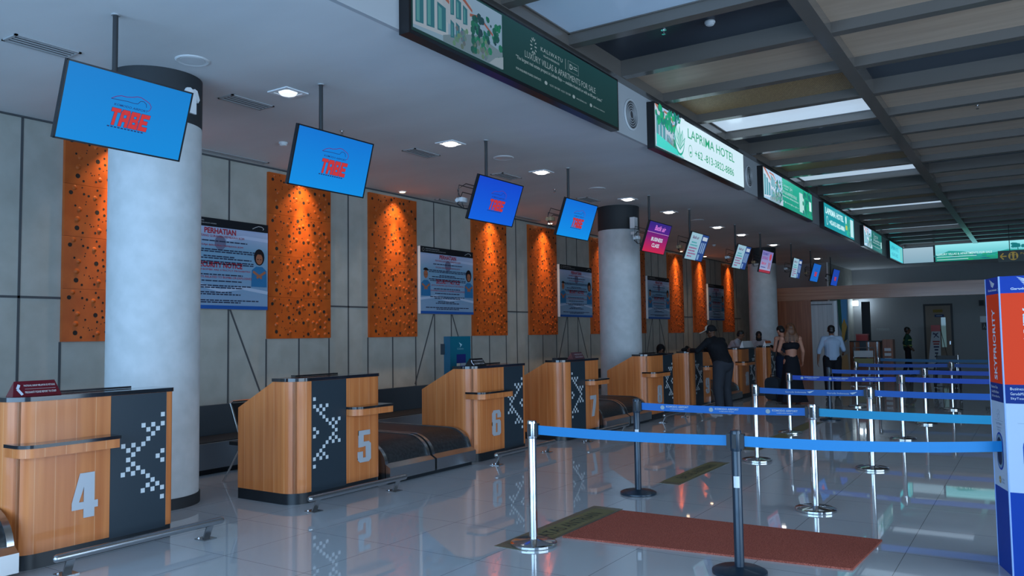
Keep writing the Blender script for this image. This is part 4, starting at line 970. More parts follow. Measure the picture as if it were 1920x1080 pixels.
belt((-3.36, 19.1), (-1.62, 19.22), (.006, .05, .26), 'sixth-row thin blue belt in front of the trolley'); belt((-1.5, 19.22), (.3, 19.25), (.006, .05, .22), 'sixth-row thin blue belt right of the wheelchair post')
belt((-3.44, 22.6), (.3, 22.7), (.008, .09, .2), 'farthest dull teal belt', sag=.03)

# floor mat and floor strips
t = MB(); 
tag(MB().add([(-3.40, 5.89, 0), (-1.17, 6.12, 0), (-1.12, 7.08, 0), (-3.40, 7.03, 0), (-3.40, 5.89, .014), (-1.17, 6.12, .014), (-1.12, 7.08, .014), (-3.40, 7.03, .014)],
         [(0, 3, 2, 1), (4, 5, 6, 7), (0, 1, 5, 4), (1, 2, 6, 5), (2, 3, 7, 6), (3, 0, 4, 7)]).build('floor_mat', M_carpet, smooth=False), 'rectangular red-brown coarse mat on the tiles between the barrier posts', 'mat')
def strip(y0, y1, x0, x1, lb, txt=True, col=(.17, .17, .10)):
    t = thing('floor_strip', ((x0 + x1) / 2, y0, 0), lb, 'floor marking', 'yellowish queue strips on the floor')
    MB().box((x0, y0, 0), (x1, y1, .003)).build('tape', mat('strip_vinyl', (.15, .15, .10), .35), t, smooth=False, world=True)
    A = Art((x1 - .06, y0, .0032), (0, 1, 0), (-1, 0, 0)); L_ = y1 - y0
    A.rect(.1, -.04, L_ - .1, .19, (.21, .19, .09), 1)
    if txt: A.text('BATAS ANTRIAN', L_ * .22, .01, .13, (.05, .06, .05), 2, w=L_ * .62)
    A.build('lettering', A_print, t)
strip(5.38, 7.12, -3.74, -3.43, 'yellowish floor strip under the nearest chrome post and beside the red mat'); strip(8.55, 10.3, -3.66, -3.42, 'yellowish floor strip between the second and third rows'); strip(11.5, 15.6, -3.64, -3.40, 'dark yellowish floor strip farthest down the queue', False)

# ================================================================== RED AND BLUE PRIORITY COLUMN
t = thing('priority_sign_column', (0, 6.8, 0), 'tall six-sided red, white and blue priority lane column at the right edge', 'sign')
HX = [(-.21, 6.5), (.13, 6.5), (.25, 6.79), (.13, 7.08), (-.21, 7.08), (-.305, 6.81)]; ZT = 2.058
blue = (.006, .045, .30)
MB().prism(HX, 0, ZT).build('body', mat('column_blue', blue, .35), t, smooth=False, world=True)
MB().tube([(-.212, 6.497, 0), (-.212, 6.497, ZT)], .006, 8).tube([(-.307, 6.81, 0), (-.307, 6.81, ZT)], .004, 8).build('edge_strip', mat('edge_white', (.30, .45, .75), .4), t, world=True)
def bird(A, cx, cy, s, col, l):
    for i in range(5): A.poly([(cx - s * (.5 - .08 * i), cy + s * (.32 - .11 * i)), (cx + s * .2, cy + s * (.10 - .06 * i)), (cx + s * .2, cy + s * (.02 - .06 * i)), (cx - s * (.42 - .08 * i), cy + s * (.26 - .11 * i))], col, l)
    A.poly([(cx + s * .05, cy + s * .12), (cx + s * .62, cy + s * .0), (cx + s * .22, cy - s * .28), (cx + s * .0, cy - s * .12)], col, l)
def face(p, q, dark):
    p, q = Vector((*p, 0)), Vector((*q, 0)); d = (q - p).normalized(); w = (q - p).length; A = Art(p, d, (0, 0, 1)); c = w / 2
    wt = (.70, .74, .80)
    A.rect(0, 1.94, w, ZT, (.008, .05, .36), 1); A.rect(0, 1.31, w, 1.94, (.95, .055, .008), 1); A.rect(0, 1.18, w, 1.31, (.006, .03, .20), 1); A.rect(0, .575, w, 1.18, (.50, .60, .74), 1)
    A.rect(0, 0, w, .575, (.006, .05, .34), 1)
    bird(A, c - .01, 2.015, w * .34, wt, 2); A.text('Garuda Indonesia', c, 1.962, .016, wt, 2, w=w * .62, align='C', bold=.02); A.ring(c + w * .40, 1.968, .010, .002, wt, 2, 12)
    A.text('SKYPRIORITY', c + .03 * w / .34, 1.335, .072 * w / .34, (.72, .76, .84), 2, w=.50, bold=.022, rot=True)
    for i, s_ in enumerate(('Business Class', 'GarudaMiles Platinum', 'SkyTeam Elite Plus')): A.text(s_, w * .1, 1.272 - i * .034, .019, wt, 2, w=w * (.45 + .06 * i))
    for i in range(10): a = 2 * math.pi * i / 10; A.disc(c + .032 * w / .34 * math.cos(a), 1.09 + .032 * math.sin(a), .004, .005, (.25, .33, .45), 2, 6)
    A.line([(c - .015, 1.08), (c + .012, 1.10)], .006, (.25, .33, .45), 2); A.rect(w * .2, 1.045, w * .8, 1.047, (.25, .33, .45), 2)
    A.text('SKYTEAM', c, 1.015, .017, (.25, .33, .45), 2, w=w * .36, align='C'); A.text('ALLIANCE', c, .992, .013, (.35, .42, .55), 2, w=w * .34, align='C'); A.text('MEMBER', c, .972, .013, (.35, .42, .55), 2, w=w * .26, align='C')
    def caps(rx, z0, z1, col, l):
        n = 10; A.poly([(c + rx * math.cos(R(180 * i / n)), z1 - rx + rx * math.sin(R(180 * i / n))) for i in range(n + 1)] + [(c + rx * math.cos(R(180 + 180 * i / n)), z0 + rx + rx * math.sin(R(180 + 180 * i / n))) for i in range(n + 1)], col, l)
    k = w / .34
    caps(.078 * k, .70, .965, (.006, .06, .40), 2); caps(.064 * k, .714, .951, (.20, .32, .42), 3); caps(.05 * k, .735, .93, (.012, .03, .08), 4)
    A.disc(c - .03 * k, .628, .026 * k, .026, (.42, .32, .15), 2, 20); A.rect(c - .05 * k, .624, c - .01 * k, .632, (.6, .5, .3), 3)
    A.text('5-STAR', c + .01 * k, .632, .012, (.2, .3, .45), 2, w=.06 * k); A.text('AIRLINE', c + .01 * k, .612, .012, (.2, .3, .45), 2, w=.06 * k)
    A.build('panel_print', A_print, t)
face(HX[5], HX[0], 1); face(HX[0], HX[1], 0)

# ================================================================== THE FAR END
YH = 28.6
t = thing('wooden_portal', (-7.0, YH, 0), 'wooden portal with a long header beam across the far hall', 'portal')
MB().box((-7.64, YH, 0), (-6.49, YH + .25, 2.75)).build('side_panel', M_woodwall, t, smooth=False, world=True)
MB().box((-7.64, YH - .05, 2.75), (1.2, YH + .3, 3.2)).build('header', M_header, t, smooth=False, world=True)
MB().box((1.0, YH, 0), (1.2, YH + .25, 2.75)).build('end_post', M_woodwall, t, smooth=False, world=True)
t = thing('plank_cabinet', (-6.12, YH + .2, 0), 'tall white plank cabinet right of the wooden portal side', 'cabinet')
MB().box((-6.49, YH + .05, 0), (-5.76, YH + .3, 2.70)).build('body', M_whitewood, t, smooth=False, world=True); MB().box((-5.76, YH + .08, 0), (-5.66, YH + .3, 2.7)).build('end_board', M_white, t, smooth=False, world=True)
MB().box((-6.49, YH + .02, 2.575), (-5.80, YH + .05, 2.60)).build('top_rail', M_blackm, t, smooth=False, world=True)
t = thing('painted_banner', (-5.48, YH + .2, 0), 'tall blue and yellow painted banner by the plank cabinet', 'banner')
MB().box((-5.64, YH + .1, 0), (-5.32, YH + .16, 2.74)).build('board', M_white, t, smooth=False, world=True)
A = Art((-5.64, YH + .098, 0), (1, 0, 0), (0, 0, 1)); A.rect(0, 0, .32, 2.74, (.28, .19, .09), 1, top=(.08, .22, .34))
A.poly([(.02, 1.9), (.14, 1.5), (.1, 2.74), (.0, 2.74)], (.03, .09, .06), 2); A.poly([(.12, 1.9), (.26, 1.85), (.3, 2.74), (.12, 2.74)], (.08, .24, .42), 3); A.poly([(.1, 1.4), (.24, 1.3), (.3, 1.75), (.2, 2.1), (.12, 1.9)], (.36, .22, .05), 4); A.poly([(.16, 1.3), (.28, 1.4), (.3, 1.9), (.22, 1.6)], (.03, .05, .05), 5); A.poly([(.0, .0), (.3, 0), (.26, .9), (.06, .8)], (.30, .18, .08), 3)
A.build('painting', A_print, t)
t = thing('dark_gap_board', (-5.1, 30.9, 0), 'dark upright board filling the dark gap left of the emergency light', 'partition'); MB().box((-5.32, 31.2, 0), (-5.05, 31.35, 2.72)).build('board', M_charcoal, t, smooth=False, world=True)  # dark board added in place of a dark gap
# service desk with cooler
t = thing('service_desk', (-5.1, 30.5, 0), 'wooden service desk at the far end behind the trolley', 'desk')
MB().box((-5.9, 30.3, 0), (-4.62, 30.9, 1.28)).build('body', M_woodwall, t, smooth=False, world=True); MB().box((-5.93, 30.25, 1.28), (-4.55, 30.95, 1.32)).build('counter_top', M_blackm, t, smooth=False, world=True)
for x in (-5.45, -5.0, -4.72): MB().box((x, 30.27, .05), (x + .05, 30.3, 1.28)).build('steel_strip', M_steel, t, smooth=False, world=True)
MB().box((-5.27, 30.28, .4), (-5.05, 30.3, 1.28)).build('dark_inset', M_dark, t, smooth=False, world=True)
t = thing('display_cabinet', (-4.4, 30.6, 0), 'narrow wooden cabinet holding white leaflets, right end of the far desk', 'cabinet')
MB().box((-4.53, 30.3, 0), (-4.2, 30.8, 1.36)).build('body', M_woodwall, t, smooth=False, world=True)
for i in range(3): MB().box((-4.47, 30.27, .62 + .17 * i), (-4.26, 30.3, .72 + .17 * i)).build('leaflet', M_plastic, t, smooth=False, world=True)
t = thing('cooler_box', (-5.2, 30.5, 1.32), 'red cooler box on the far service desk', 'box'); MB().box((-.19, -.12, 0), (.19, .12, .2)).build('body', M_red, t); MB().box((-.2, -.13, .2), (.2, .13, .24)).build('lid', mat('cooler_lid', (.5, .12, .1), .4), t)
t = thing('luggage_trolley', (-4.95, 28.9, 0), 'steel luggage trolley with white and yellow boards before the far desk', 'trolley')
f = MB()
for s_ in (-.33, .33): f.tube([(s_, .3, .12), (s_, .28, .95), (s_, .24, 1.1)], .016, 8); f.tube([(s_, .3, .16), (s_ * .6, -.6, .16)], .016, 8)
f.tube([(-.33, .24, 1.1), (.33, .24, 1.1)], .018, 8).tube([(-.33, .28, .8), (.33, .28, .8)], .012, 8); f.build('frame', M_steel, t)
MB().box((-.30, .2, .78), (.30, .23, 1.0)).build('advert_board', M_plastic, t, smooth=False); MB().box((-.3, .21, .52), (.3, .24, .74)).build('lower_board', mat('yellow_board', (.30, .28, .12), .5), t, smooth=False)
MB().box((-.3, -.5, .14), (.3, .28, .17)).build('platform', M_steel, t, smooth=False)
for p in ((-.28, .26), (.28, .26), (0, -.52)): MB().cyl((p[0] - .02, p[1], .06), (p[0] + .02, p[1], .06), .06, n=16).build('wheel', M_blackm, t)
# door in the far wall
d = MB().box((-4.2, YE - .03, 0), (-3.06, YE - .0, 2.8)).build('door_1', M_blackm, smooth=False); struct(d)
MB().box((-4.12, YE - .05, 0), (-3.14, YE - .03, 2.72)).build('leaf', mat('door_tan', (.20, .15, .11), .5), d, smooth=False)
MB().box((-3.52, YE - .055, .9), (-3.34, YE - .05, 2.2)).build('glass_strip', mat('door_glass', (.05, .08, .09), .1, emit=(.25, .45, .5), es=.28), d, smooth=False)
MB().box((-3.22, YE - .10, 1.02), (-3.17, YE - .05, 1.16)).build('handle', M_chrome, d, smooth=False)
Art((-4.12, YE - .052, 0), (1, 0, 0), (0, 0, 1)).rect(.36, 2.22, .72, 2.33, (.02, .04, .12), 1).rect(.3, 2.42, .68, 2.55, (.22, .15, .03), 1).rect(.42, 2.26, .66, 2.29, (.3, .35, .4), 2).build('notices', A_print, d)
t = thing('easel_banner', (-3.6, 37.4, 0), 'leaning white banner with red cap and plane symbol before the far door', 'banner')
MB().add([(-.29, 0, .05), (.21, 0, .05), (.21, .2, 1.75), (-.09, .2, 1.75), (-.29, .03, .05), (.21, .03, .05), (.21, .23, 1.75), (-.09, .23, 1.75)], [(0, 1, 2, 3), (7, 6, 5, 4), (0, 4, 5, 1), (1, 5, 6, 2), (2, 6, 7, 3), (3, 7, 4, 0)]).build('board', mat('banner_white', (.42, .45, .48), .5), t, smooth=False)
MB().box((-.13, .17, 1.60), (.22, .25, 1.86)).build('cap', M_red, t, smooth=False)
MB().tube([(.22, .22, 1.7), (.5, .5, 0)], .012, 6).tube([(-.2, .04, 0), (-.2, .04, .1)], .012, 6).tube([(.2, .04, 0), (.2, .04, .1)], .012, 6).build('stand', M_blackm, t)
A = Art(Vector((-3.6 - .29, 37.395, .05)), (1, 0, 0), Vector((0, .2, 1.7))); dkb = (.03, .03, .08)
A.line([(.24, 1.50), (.44, 1.30)], .035, dkb, 2); A.line([(.42, 1.50), (.26, 1.30)], .03, dkb, 2); A.line([(.22, 1.44), (.38, 1.46)], .03, dkb, 2)
for i, (z, w_, c) in enumerate(((1.10, .26, (.3, .05, .05)), (1.0, .22, (.3, .05, .05)), (.88, .2, dkb), (.76, .14, dkb), (.62, .12, dkb), (.48, .14, dkb))): A.rect(.34 - w_ / 2, z, .34 + w_ / 2, z + .06, c, 2)
A.build('print', A_print, t)
t = thing('wall_lettering', (-5.87, YE - .02, 1.68), 'small pale letters on the far grey wall', 'lettering'); A = Art((-6.13, YE - .012, 1.66), (1, 0, 0), (0, 0, 1)); A.text('PT PENERBANGAN', 0, 0, .1, (.5, .52, .54), 1, w=.52); A.build('letters', A_print, t)
t = thing('notice_sheet', (-1.92, YE - .02, 2.08), 'white paper notice on the far wall left of the priority column', 'notice'); MB().box((-2.04, YE - .015, 1.96), (-1.8, YE - .003, 2.22)).build('sheet', M_plastic, t, smooth=False, world=True)
t = thing('escape_sign', (-1.88, YE - .02, 1.78), 'small black sign with pale figure below the white notice', 'sign'); MB().box((-1.99, YE - .015, 1.63), (-1.8, YE - .003, 1.93)).build('plate', M_blackm, t, smooth=False, world=True)
Art((-1.99, YE - .017, 1.63), (1, 0, 0), (0, 0, 1)).disc(.1, .23, .022, .022, (.3, .35, .35), 1).line([(.06, .08), (.1, .2), (.13, .14), (.15, .06)], .025, (.3, .35, .35), 1).build('symbol', A_print, t)
t = thing('wall_speaker', (-1.95, YE - .1, 2.78), 'small black box loudspeaker high on the far wall', 'speaker'); MB().box((-2.05, YE - .17, 2.66), (-1.86, YE - .02, 2.9)).build('cabinet', M_blackm, t, world=True); MB().cyl((-1.955, YE - .17, 2.76), (-1.955, YE - .178, 2.76), .07, n=20).build('cone', M_charcoal, t, world=True)
t = thing('emergency_light', (-6.98, YE - .1, 2.93), 'glowing white emergency light box high at the far left corner', 'lamp')
MB().box((-7.08, YE - .2, 2.83), (-6.88, YE - .04, 3.04)).build('lens', mat('led_white', (.9, .9, .9), .4, emit=(.8, .92, 1), es=5), t, world=True); MB().box((-7.1, YE - .05, 2.8), (-6.86, YE, 3.07)).build('housing', M_plastic, t, smooth=False, world=True)
l = bpy.data.lights.new('led', 'POINT'); l.energy = 22; l.color = (.6, .8, 1); l.shadow_soft_size = .08; lo = link(bpy.data.objects.new('led', l)); lo.parent = t; lo.location = (.35, -.35, -.05)
# wheelchair
t = thing('wheelchair', (-2.15, 25.2, 0), 'black folding wheelchair standing in the queue area before the far door', 'wheelchair')
def wheel(x, y, r, nm, w=.03):
    n = 28; f = MB(); f.tube([(x, y + r * math.cos(2 * math.pi * i / n), r + r * math.sin(2 * math.pi * i / n)) for i in range(n + 1)], w / 2, 6, cap=False)
    for i in range(12): a = 2 * math.pi * i / 12; f.tube([(x, y, r), (x, y + (r - .01) * math.cos(a), r + (r - .01) * math.sin(a))], .003, 4, 1)
    f.cyl((x - .03, y, r), (x + .03, y, r), .03, n=12, m=1); f.build(nm, [M_blackm, M_steel], t)
wheel(-.31, .1, .31, 'wheel'); wheel(.31, .1, .31, 'wheel'); wheel(-.25, -.42, .09, 'caster'); wheel(.25, -.42, .09, 'caster')
MB().box((-.24, -.22, .5), (.24, .22, .55)).build('seat', M_blackm, t); MB().box((-.24, .2, .55), (.24, .25, .95)).build('backrest', M_blackm, t)
for s_ in (-.26, .26): MB().tube([(s_, -.42, .18), (s_, -.3, .5), (s_, .22, .52), (s_, .24, .96), (s_, .4, 1.0)], .013, 8).tube([(s_, -.25, .5), (s_, -.25, .74), (s_, .22, .74)], .013, 8).tube([(s_, .22, .52), (s_, .1, .3)], .013, 8).build('side_frame', M_steel if s_ > 0 else M_blackm, t)
MB().box((-.22, -.62, .12), (-.02, -.48, .14)).box((.02, -.62, .12), (.22, -.48, .14)).build('footrest', M_blackm, t)
# black backpack on the floor
t = thing('backpack', (-5.55, 20.2, 0), 'dark backpack standing on the floor before the farthest desks', 'bag'); MB().prismy(rrect(.34, .55, .12, cy=.285), -.14, .14).build('body', mat('navy_bag', (.01, .02, .035), .6), t); MB().prismy(rrect(.24, .25, .06, cy=.17), -.2, -.13).build('pocket', M_blackm, t); MB().tube([(-.06, 0, .55), (-.05, 0, .62), (.05, 0, .62), (.06, 0, .55)], .012, 6).build('handle', M_blackm, t)
t = thing('shoe', (-5.2, 19.7, 0), 'small dark shoe lying beside the backpack', 'shoe'); MB().sphere((0, 0, .06), .06, sc=(1, 2, 1)).build('upper', M_blackm, t)

# ================================================================== PEOPLE
def union(name, parts, mt, parent, voxel=.011, smooth=5):
    """tapered limbs and ellipsoids melted into ONE continuous surface"""
    mb = MB()
    for p in parts:
        if p[0] == 'c':      # capsule a, b, ra, rb
            _, a, b_, ra, rb = p[:5]; a, b_ = Vector(a), Vector(b_)
            n = 6; pts_ = []; rs = []
            d = (b_ - a).normalized()
            for i in range(4): t_ = R(90 * i / 4); pts_.append(a - d * ra * math.cos(t_)); rs.append(max(ra * math.sin(t_), .001))
            pts_ += [a, b_]; rs += [ra, rb]
            for i in range(1, 5): t_ = R(90 * i / 4); pts_.append(b_ + d * rb * math.sin(t_)); rs.append(max(rb * math.cos(t_), .001))
            mb.tube(pts_, rs, 14)
        elif p[0] == 'e': mb.sphere(p[1], 1.0, 20, 12, sc=p[2])
        elif p[0] == 'b': mb.obox(*p[1:5])
    o = mb.build(name, mt, None, smooth=False)
    r = o.modifiers.new('r', 'REMESH'); r.mode = 'VOXEL'; r.voxel_size = voxel
    sm_ = o.modifiers.new('s', 'SMOOTH'); sm_.factor = .5; sm_.iterations = smooth
    dg = bpy.context.evaluated_depsgraph_get(); me = bpy.data.meshes.new_from_object(o.evaluated_get(dg))
    o.modifiers.clear(); old = o.data; o.data = me; bpy.data.meshes.remove(old)
    for p in me.polygons: p.use_smooth = True
    me.materials.clear(); me.materials.append(mt); _adopt(o, parent)
    return o
SKIN = {'brown': mat('skin_brown', (.20, .085, .045), .55), 'light': mat('skin_light', (.50, .22, .14), .55), 'dark': mat('skin_dark', (.10, .042, .022), .55)}
M_eye = mat('eye_dark', (.01, .008, .006), .2); M_hair = mat('hair_black', (.008, .007, .007), .45); M_hairb = mat('hair_brown', (.075, .035, .018), .5)
n_, c_ = noise_mix(M_hairb, (.06, .020, .008), (.20, .075, .028), 26, 4, (1, 1, .12))

def person(loc, yaw, label, j=None, skin='brown', sc=1.0, tops=None, sleeve='short', bottoms=None, shoes=None, hair='short', hairm=None, hat=None, head_pitch=0, head_yaw=0, tank=False, skirt=None, hijab=None, curl=.5, seated=False, bulk=1.0):
    """local frame: x right, y forward, z up; j overrides joints"""
    J = dict(pelvis=(0, 0, .96), waist=(0, .0, 1.10), chest=(0, .01, 1.30), neck=(0, .0, 1.47), head=(0, .02, 1.62),
             hipL=(-.095, 0, .93), hipR=(.095, 0, .93), kneL=(-.11, .02, .50), kneR=(.11, .02, .50), ankL=(-.12, -.02, .09), ankR=(.12, -.02, .09), toeL=(-.14, .13, .035), toeR=(.14, .13, .035),
             shL=(-.185, 0, 1.42), shR=(.185, 0, 1.42), elL=(-.25, -.03, 1.14), elR=(.25, -.03, 1.14), wrL=(-.26, .06, .90), wrR=(.26, .06, .90), hdL=None, hdR=None)
    J.update(j or {}); J = {k: (Vector(v) * sc if v is not None else None) for k, v in J.items()}
    t = thing('person', loc, label, 'person', None, yaw); sk = SKIN[skin]; s = sc
    hp, hy = R(head_pitch), R(head_yaw); Rh = Matrix.Rotation(hy, 3, 'Z') @ Matrix.Rotation(hp, 3, 'X'); hd = J['head']
    def Hd(x, y, z): return hd + Rh @ (Vector((x, y, z)) * s)
    P = [('e', J['pelvis'], (.155 * s, .115 * s, .13 * s)), ('c', J['pelvis'], J['waist'], .12 * s, .115 * s), ('c', J['waist'], J['chest'], .118 * s, .13 * s), ('e', J['chest'] + Vector((0, 0, .02 * s)), (.165 * s, .115 * s, .16 * s)),
         ('c', J['shL'], J['shR'], .06 * s, .06 * s), ('c', J['neck'] - Vector((0, 0, .03 * s)), (J['neck'] + J['head']) / 2 + Vector((0, 0, .0)), .058 * s, .052 * s),
         ('e', Hd(0, 0, .03), (.078 * s, .095 * s, .10 * s)), ('e', Hd(0, .02, -.04), (.058 * s, .072 * s, .075 * s)), ('c', Hd(0, .09, .02), Hd(0, .108, -.01), .010 * s, .015 * s), ('c', Hd(-.02, .082, -.055), Hd(.02, .082, -.055), .010 * s, .010 * s), ('e', Hd(-.08, 0, 0), (.012 * s, .022 * s, .03 * s)), ('e', Hd(.08, 0, 0), (.012 * s, .022 * s, .03 * s))]
    for q in 'LR':
        P += [('c', J['sh' + q], J['el' + q], .05 * s, .04 * s), ('c', J['el' + q], J['wr' + q], .04 * s, .027 * s)]
        if not (seated or skirt): P += [('c', J['hip' + q], J['kne' + q], .088 * s, .058 * s), ('c', J['kne' + q], J['ank' + q], .057 * s, .038 * s), ('c', J['ank' + q] - Vector((0, 0, .03 * s)), J['toe' + q], .04 * s, .03 * s)]
        elif skirt: P += [('c', J['hip' + q], J['kne' + q], .08 * s, .055 * s), ('c', J['kne' + q], J['ank' + q], .055 * s, .036 * s), ('c', J['ank' + q] - Vector((0, 0, .03 * s)), J['toe' + q], .038 * s, .028 * s)]
        # hand: palm, four fingers, thumb
        w = J['wr' + q]; d = (w - J['el' + q]).normalized(); hdv = J['hd' + q]
        if hdv is not None: d = (Vector(hdv)).normalized()
        side = 1 if q == 'R' else -1
        palm = Vector((side, 0, 0)); palm = (palm - d * palm.dot(d)).normalized(); ac = d.cross(palm).normalized()    # ac = across the knuckles
        c = w + d * .05 * s; P.append(('b', c, d * .045 * s, ac * .036 * s, palm * .012 * s)); P.append(('c', w, c, .024 * s, .02 * s))
        for i, (o_, L_) in enumerate(((-.030, .068), (-.010, .078), (.010, .074), (.030, .056))):
            k0 = w + d * .092 * s + ac * o_ * s; a1 = R(35 * curl * 1.2); d1 = d * math.cos(a1) - palm * math.sin(a1); k1 = k0 + d1 * L_ * .5 * s; a2 = R(80 * curl); d2 = d * math.cos(a2) - palm * math.sin(a2); k2 = k1 + d2 * L_ * .5 * s
            P += [('c', k0, k1, .0088 * s, .0082 * s), ('c', k1, k2, .0082 * s, .007 * s)]
        th = ac * (-1 if ac.y < 0 else 1); k0 = w + d * .03 * s + th * .03 * s; k1 = k0 + (d * .6 + th * .7).normalized() * .035 * s; k2 = k1 + (d * .95 + th * .15 - palm * .25).normalized() * .03 * s
        P += [('c', k0, k1, .012 * s, .010 * s), ('c', k1, k2, .010 * s, .008 * s)]
    body = union('body', P, sk, t, .0085, 4)
    e = MB()
    for x in (-.03, .03): e.sphere(tuple(Hd(x, .088, .022)), .009 * s, 8, 6)
    e.build('eyes', M_eye, t); MB().tube([Hd(-.022, .091, -.055), Hd(0, .096, -.056), Hd(.022, .091, -.055)], .003 * s, 6).build('mouth', mat('lips', (.22, .05, .04), .5), t)
    if bottoms:
        Q = [('e', J['pelvis'], (.175 * s * bulk, .135 * s * bulk, .12 * s)), ('c', J['pelvis'], J['waist'] - (J['waist'] - J['pelvis']) * .35, .135 * s * bulk, .130 * s * bulk)]
        for q in 'LR': Q += [('c', J['hip' + q], J['kne' + q], .103 * s * bulk, .078 * s * bulk), ('c', J['kne' + q], J['ank' + q] + Vector((0, 0, .02)), .077 * s * bulk, .062 * s * bulk)]
        union('trousers', Q, bottoms, t, .012)
    if skirt:
        n = 30; mb = MB(); vs = []; lev = [(1.06, .125, .105), (.98, .155, .13), (.85, .175, .15), (.6, .205, .18), (.35, .25, .22), (.12, .31, .27), (.05, .33, .29)]
        for z, a, b_ in lev:
            for i in range(n): t_ = 2 * math.pi * i / n; k = 1 + .07 * math.sin(7 * t_) * (1.06 - z); vs.append((a * s * k * math.cos(t_) + J['pelvis'].x, b_ * s * k * math.sin(t_) + J['pelvis'].y, z * s))
        fs = [(r_ * n + i, r_ * n + (i + 1) % n, (r_ + 1) * n + (i + 1) % n, (r_ + 1) * n + i) for r_ in range(len(lev) - 1) for i in range(n)]
        mb.add(vs, fs + [tuple(range(n))]); mb.build('skirt', skirt, t)
    if tops:
        up_ = Vector((0, 0, .0))
        if tank == 'crop': Q = [('e', J['chest'] + Vector((0, 0, -.035 * s)), (.19 * s, .155 * s, .125 * s)), ('c', J['chest'] + Vector((-.05 * s, -.06, 0)), J['chest'] + Vector((-.02 * s, -.09, .11 * s)), .05 * s, .03 * s)]
        else:
            Q = [('c', J['waist'] - (J['waist'] - J['pelvis']) * .75, J['waist'], .148 * s * bulk, .138 * s * bulk), ('c', J['waist'], J['chest'], .138 * s * bulk, .145 * s * bulk), ('e', J['chest'] + Vector((0, 0, .02 * s)), (.182 * s * bulk, .132 * s * bulk, .155 * s))]
            if not tank: Q += [('c', J['shL'], J['shR'], .074 * s, .074 * s), ('c', J['neck'] - Vector((0, 0, .05 * s)), J['neck'] - Vector((0, 0, .0)), .075 * s, .064 * s)]
            else: Q += [('c', J['chest'] + Vector((x * s, 0, .08 * s)), (J['sh' + q] + J['neck']) / 2 + Vector((0, 0, .01)), .05 * s, .035 * s) for x, q in ((-.08, 'L'), (.08, 'R'))]
        if not tank:
            for q in 'LR':
                e_ = J['el' + q] if sleeve != 'short' else J['sh' + q].lerp(J['el' + q], .72); Q.append(('c', J['sh' + q], e_, .068 * s, .062 * s if sleeve == 'short' else .055 * s))
                if sleeve == 'long': Q.append(('c', J['el' + q], J['wr' + q].lerp(J['el' + q], .06), .056 * s, .042 * s))
                if sleeve == 'elbow': Q.append(('c', J['el' + q], J['el' + q].lerp(J['wr' + q], .25), .056 * s, .052 * s))
        union('shirt' if not tank else 'top', Q, tops, t, .012)
    if shoes:
        for q in 'LR': union('shoe', [('c', J['ank' + q] - Vector((0, 0, .035 * s)), J['toe' + q], .054 * s, .042 * s), ('b', (J['ank' + q] + J['toe' + q]) / 2 - Vector((0, 0, .035 * s)), Vector((.045, 0, 0)) * s, (J['toe' + q] - J['ank' + q]).xy.to_3d() * .62, Vector((0, 0, .018 * s)))], shoes, t, .01, 3)
    hm = hairm or M_hair
    if hair == 'short': union('hair', [('e', Hd(0, -.018, .055), (.088 * s, .100 * s, .088 * s)), ('e', Hd(0, -.05, .0), (.078 * s, .062 * s, .075 * s))], hm, t, .01, 2)
    if hair == 'long':
        Q = [('e', Hd(0, -.02, .05), (.098 * s, .112 * s, .10 * s)), ('e', Hd(0, -.07, -.04), (.115 * s, .07 * s, .13 * s))]
        rr = random.Random(4)
        for i in range(17):
            x = -.12 + .24 * i / 16; a = Hd(x * .8, -.075, -.06); m1 = Hd(x * 1.15 + rr.uniform(-.01, .01), -.10, -.17); b1 = Hd(x * 1.0 + rr.uniform(-.02, .02), -.105, -.30 - rr.uniform(0, .09) + abs(x) * .5)
            Q += [('c', a, m1, .03 * s, .028 * s), ('c', m1, b1, .027 * s, .012 * s)]
        union('hair', Q, hm, t, .0095, 2)
    if hijab:
        union('headscarf', [('e', Hd(0, -.015, .03), (.098 * s, .108 * s, .115 * s)), ('e', Hd(0, -.03, -.07), (.095 * s, .09 * s, .10 * s)), ('c', J['neck'], Hd(0, -.01, -.08), .10 * s, .085 * s)], hijab, t, .01, 3)
        fc = union('face', [('e', Hd(0, .05, -.012), (.058 * s, .060 * s, .075 * s)), ('c', Hd(0, .108, .01), Hd(0, .118, -.015), .009 * s, .012 * s)], sk, t, .008, 2)
        e = MB()
        for x in (-.024, .024): e.sphere(tuple(Hd(x, .106, .012)), .008 * s, 8, 6)
        e.build('eyes', M_eye, t)
    if hat:
        union('cap', [('e', Hd(0, -.012, .062), (.094 * s, .106 * s, .085 * s)), ('b', Hd(0, -.012, .02), Rh @ Vector((.085, 0, 0)) * s, Rh @ Vector((0, .09, 0)) * s, Rh @ Vector((0, 0, .02)) * s)], hat[0], t, .01, 3)
        union('visor', [('b', Hd(0, .15, .045), Rh @ Vector((.068, 0, 0)) * s, Rh @ Vector((0, .085, -.012)) * s, Rh @ Vector((0, 0, .008)) * s), ('e', Hd(0, .045, .085), (.082 * s, .062 * s, .068 * s))], hat[1], t, .007, 2)
    return t, J, Hd
def cloth(nm, c, r=.8): return mat(nm, c, r, spec=.2)
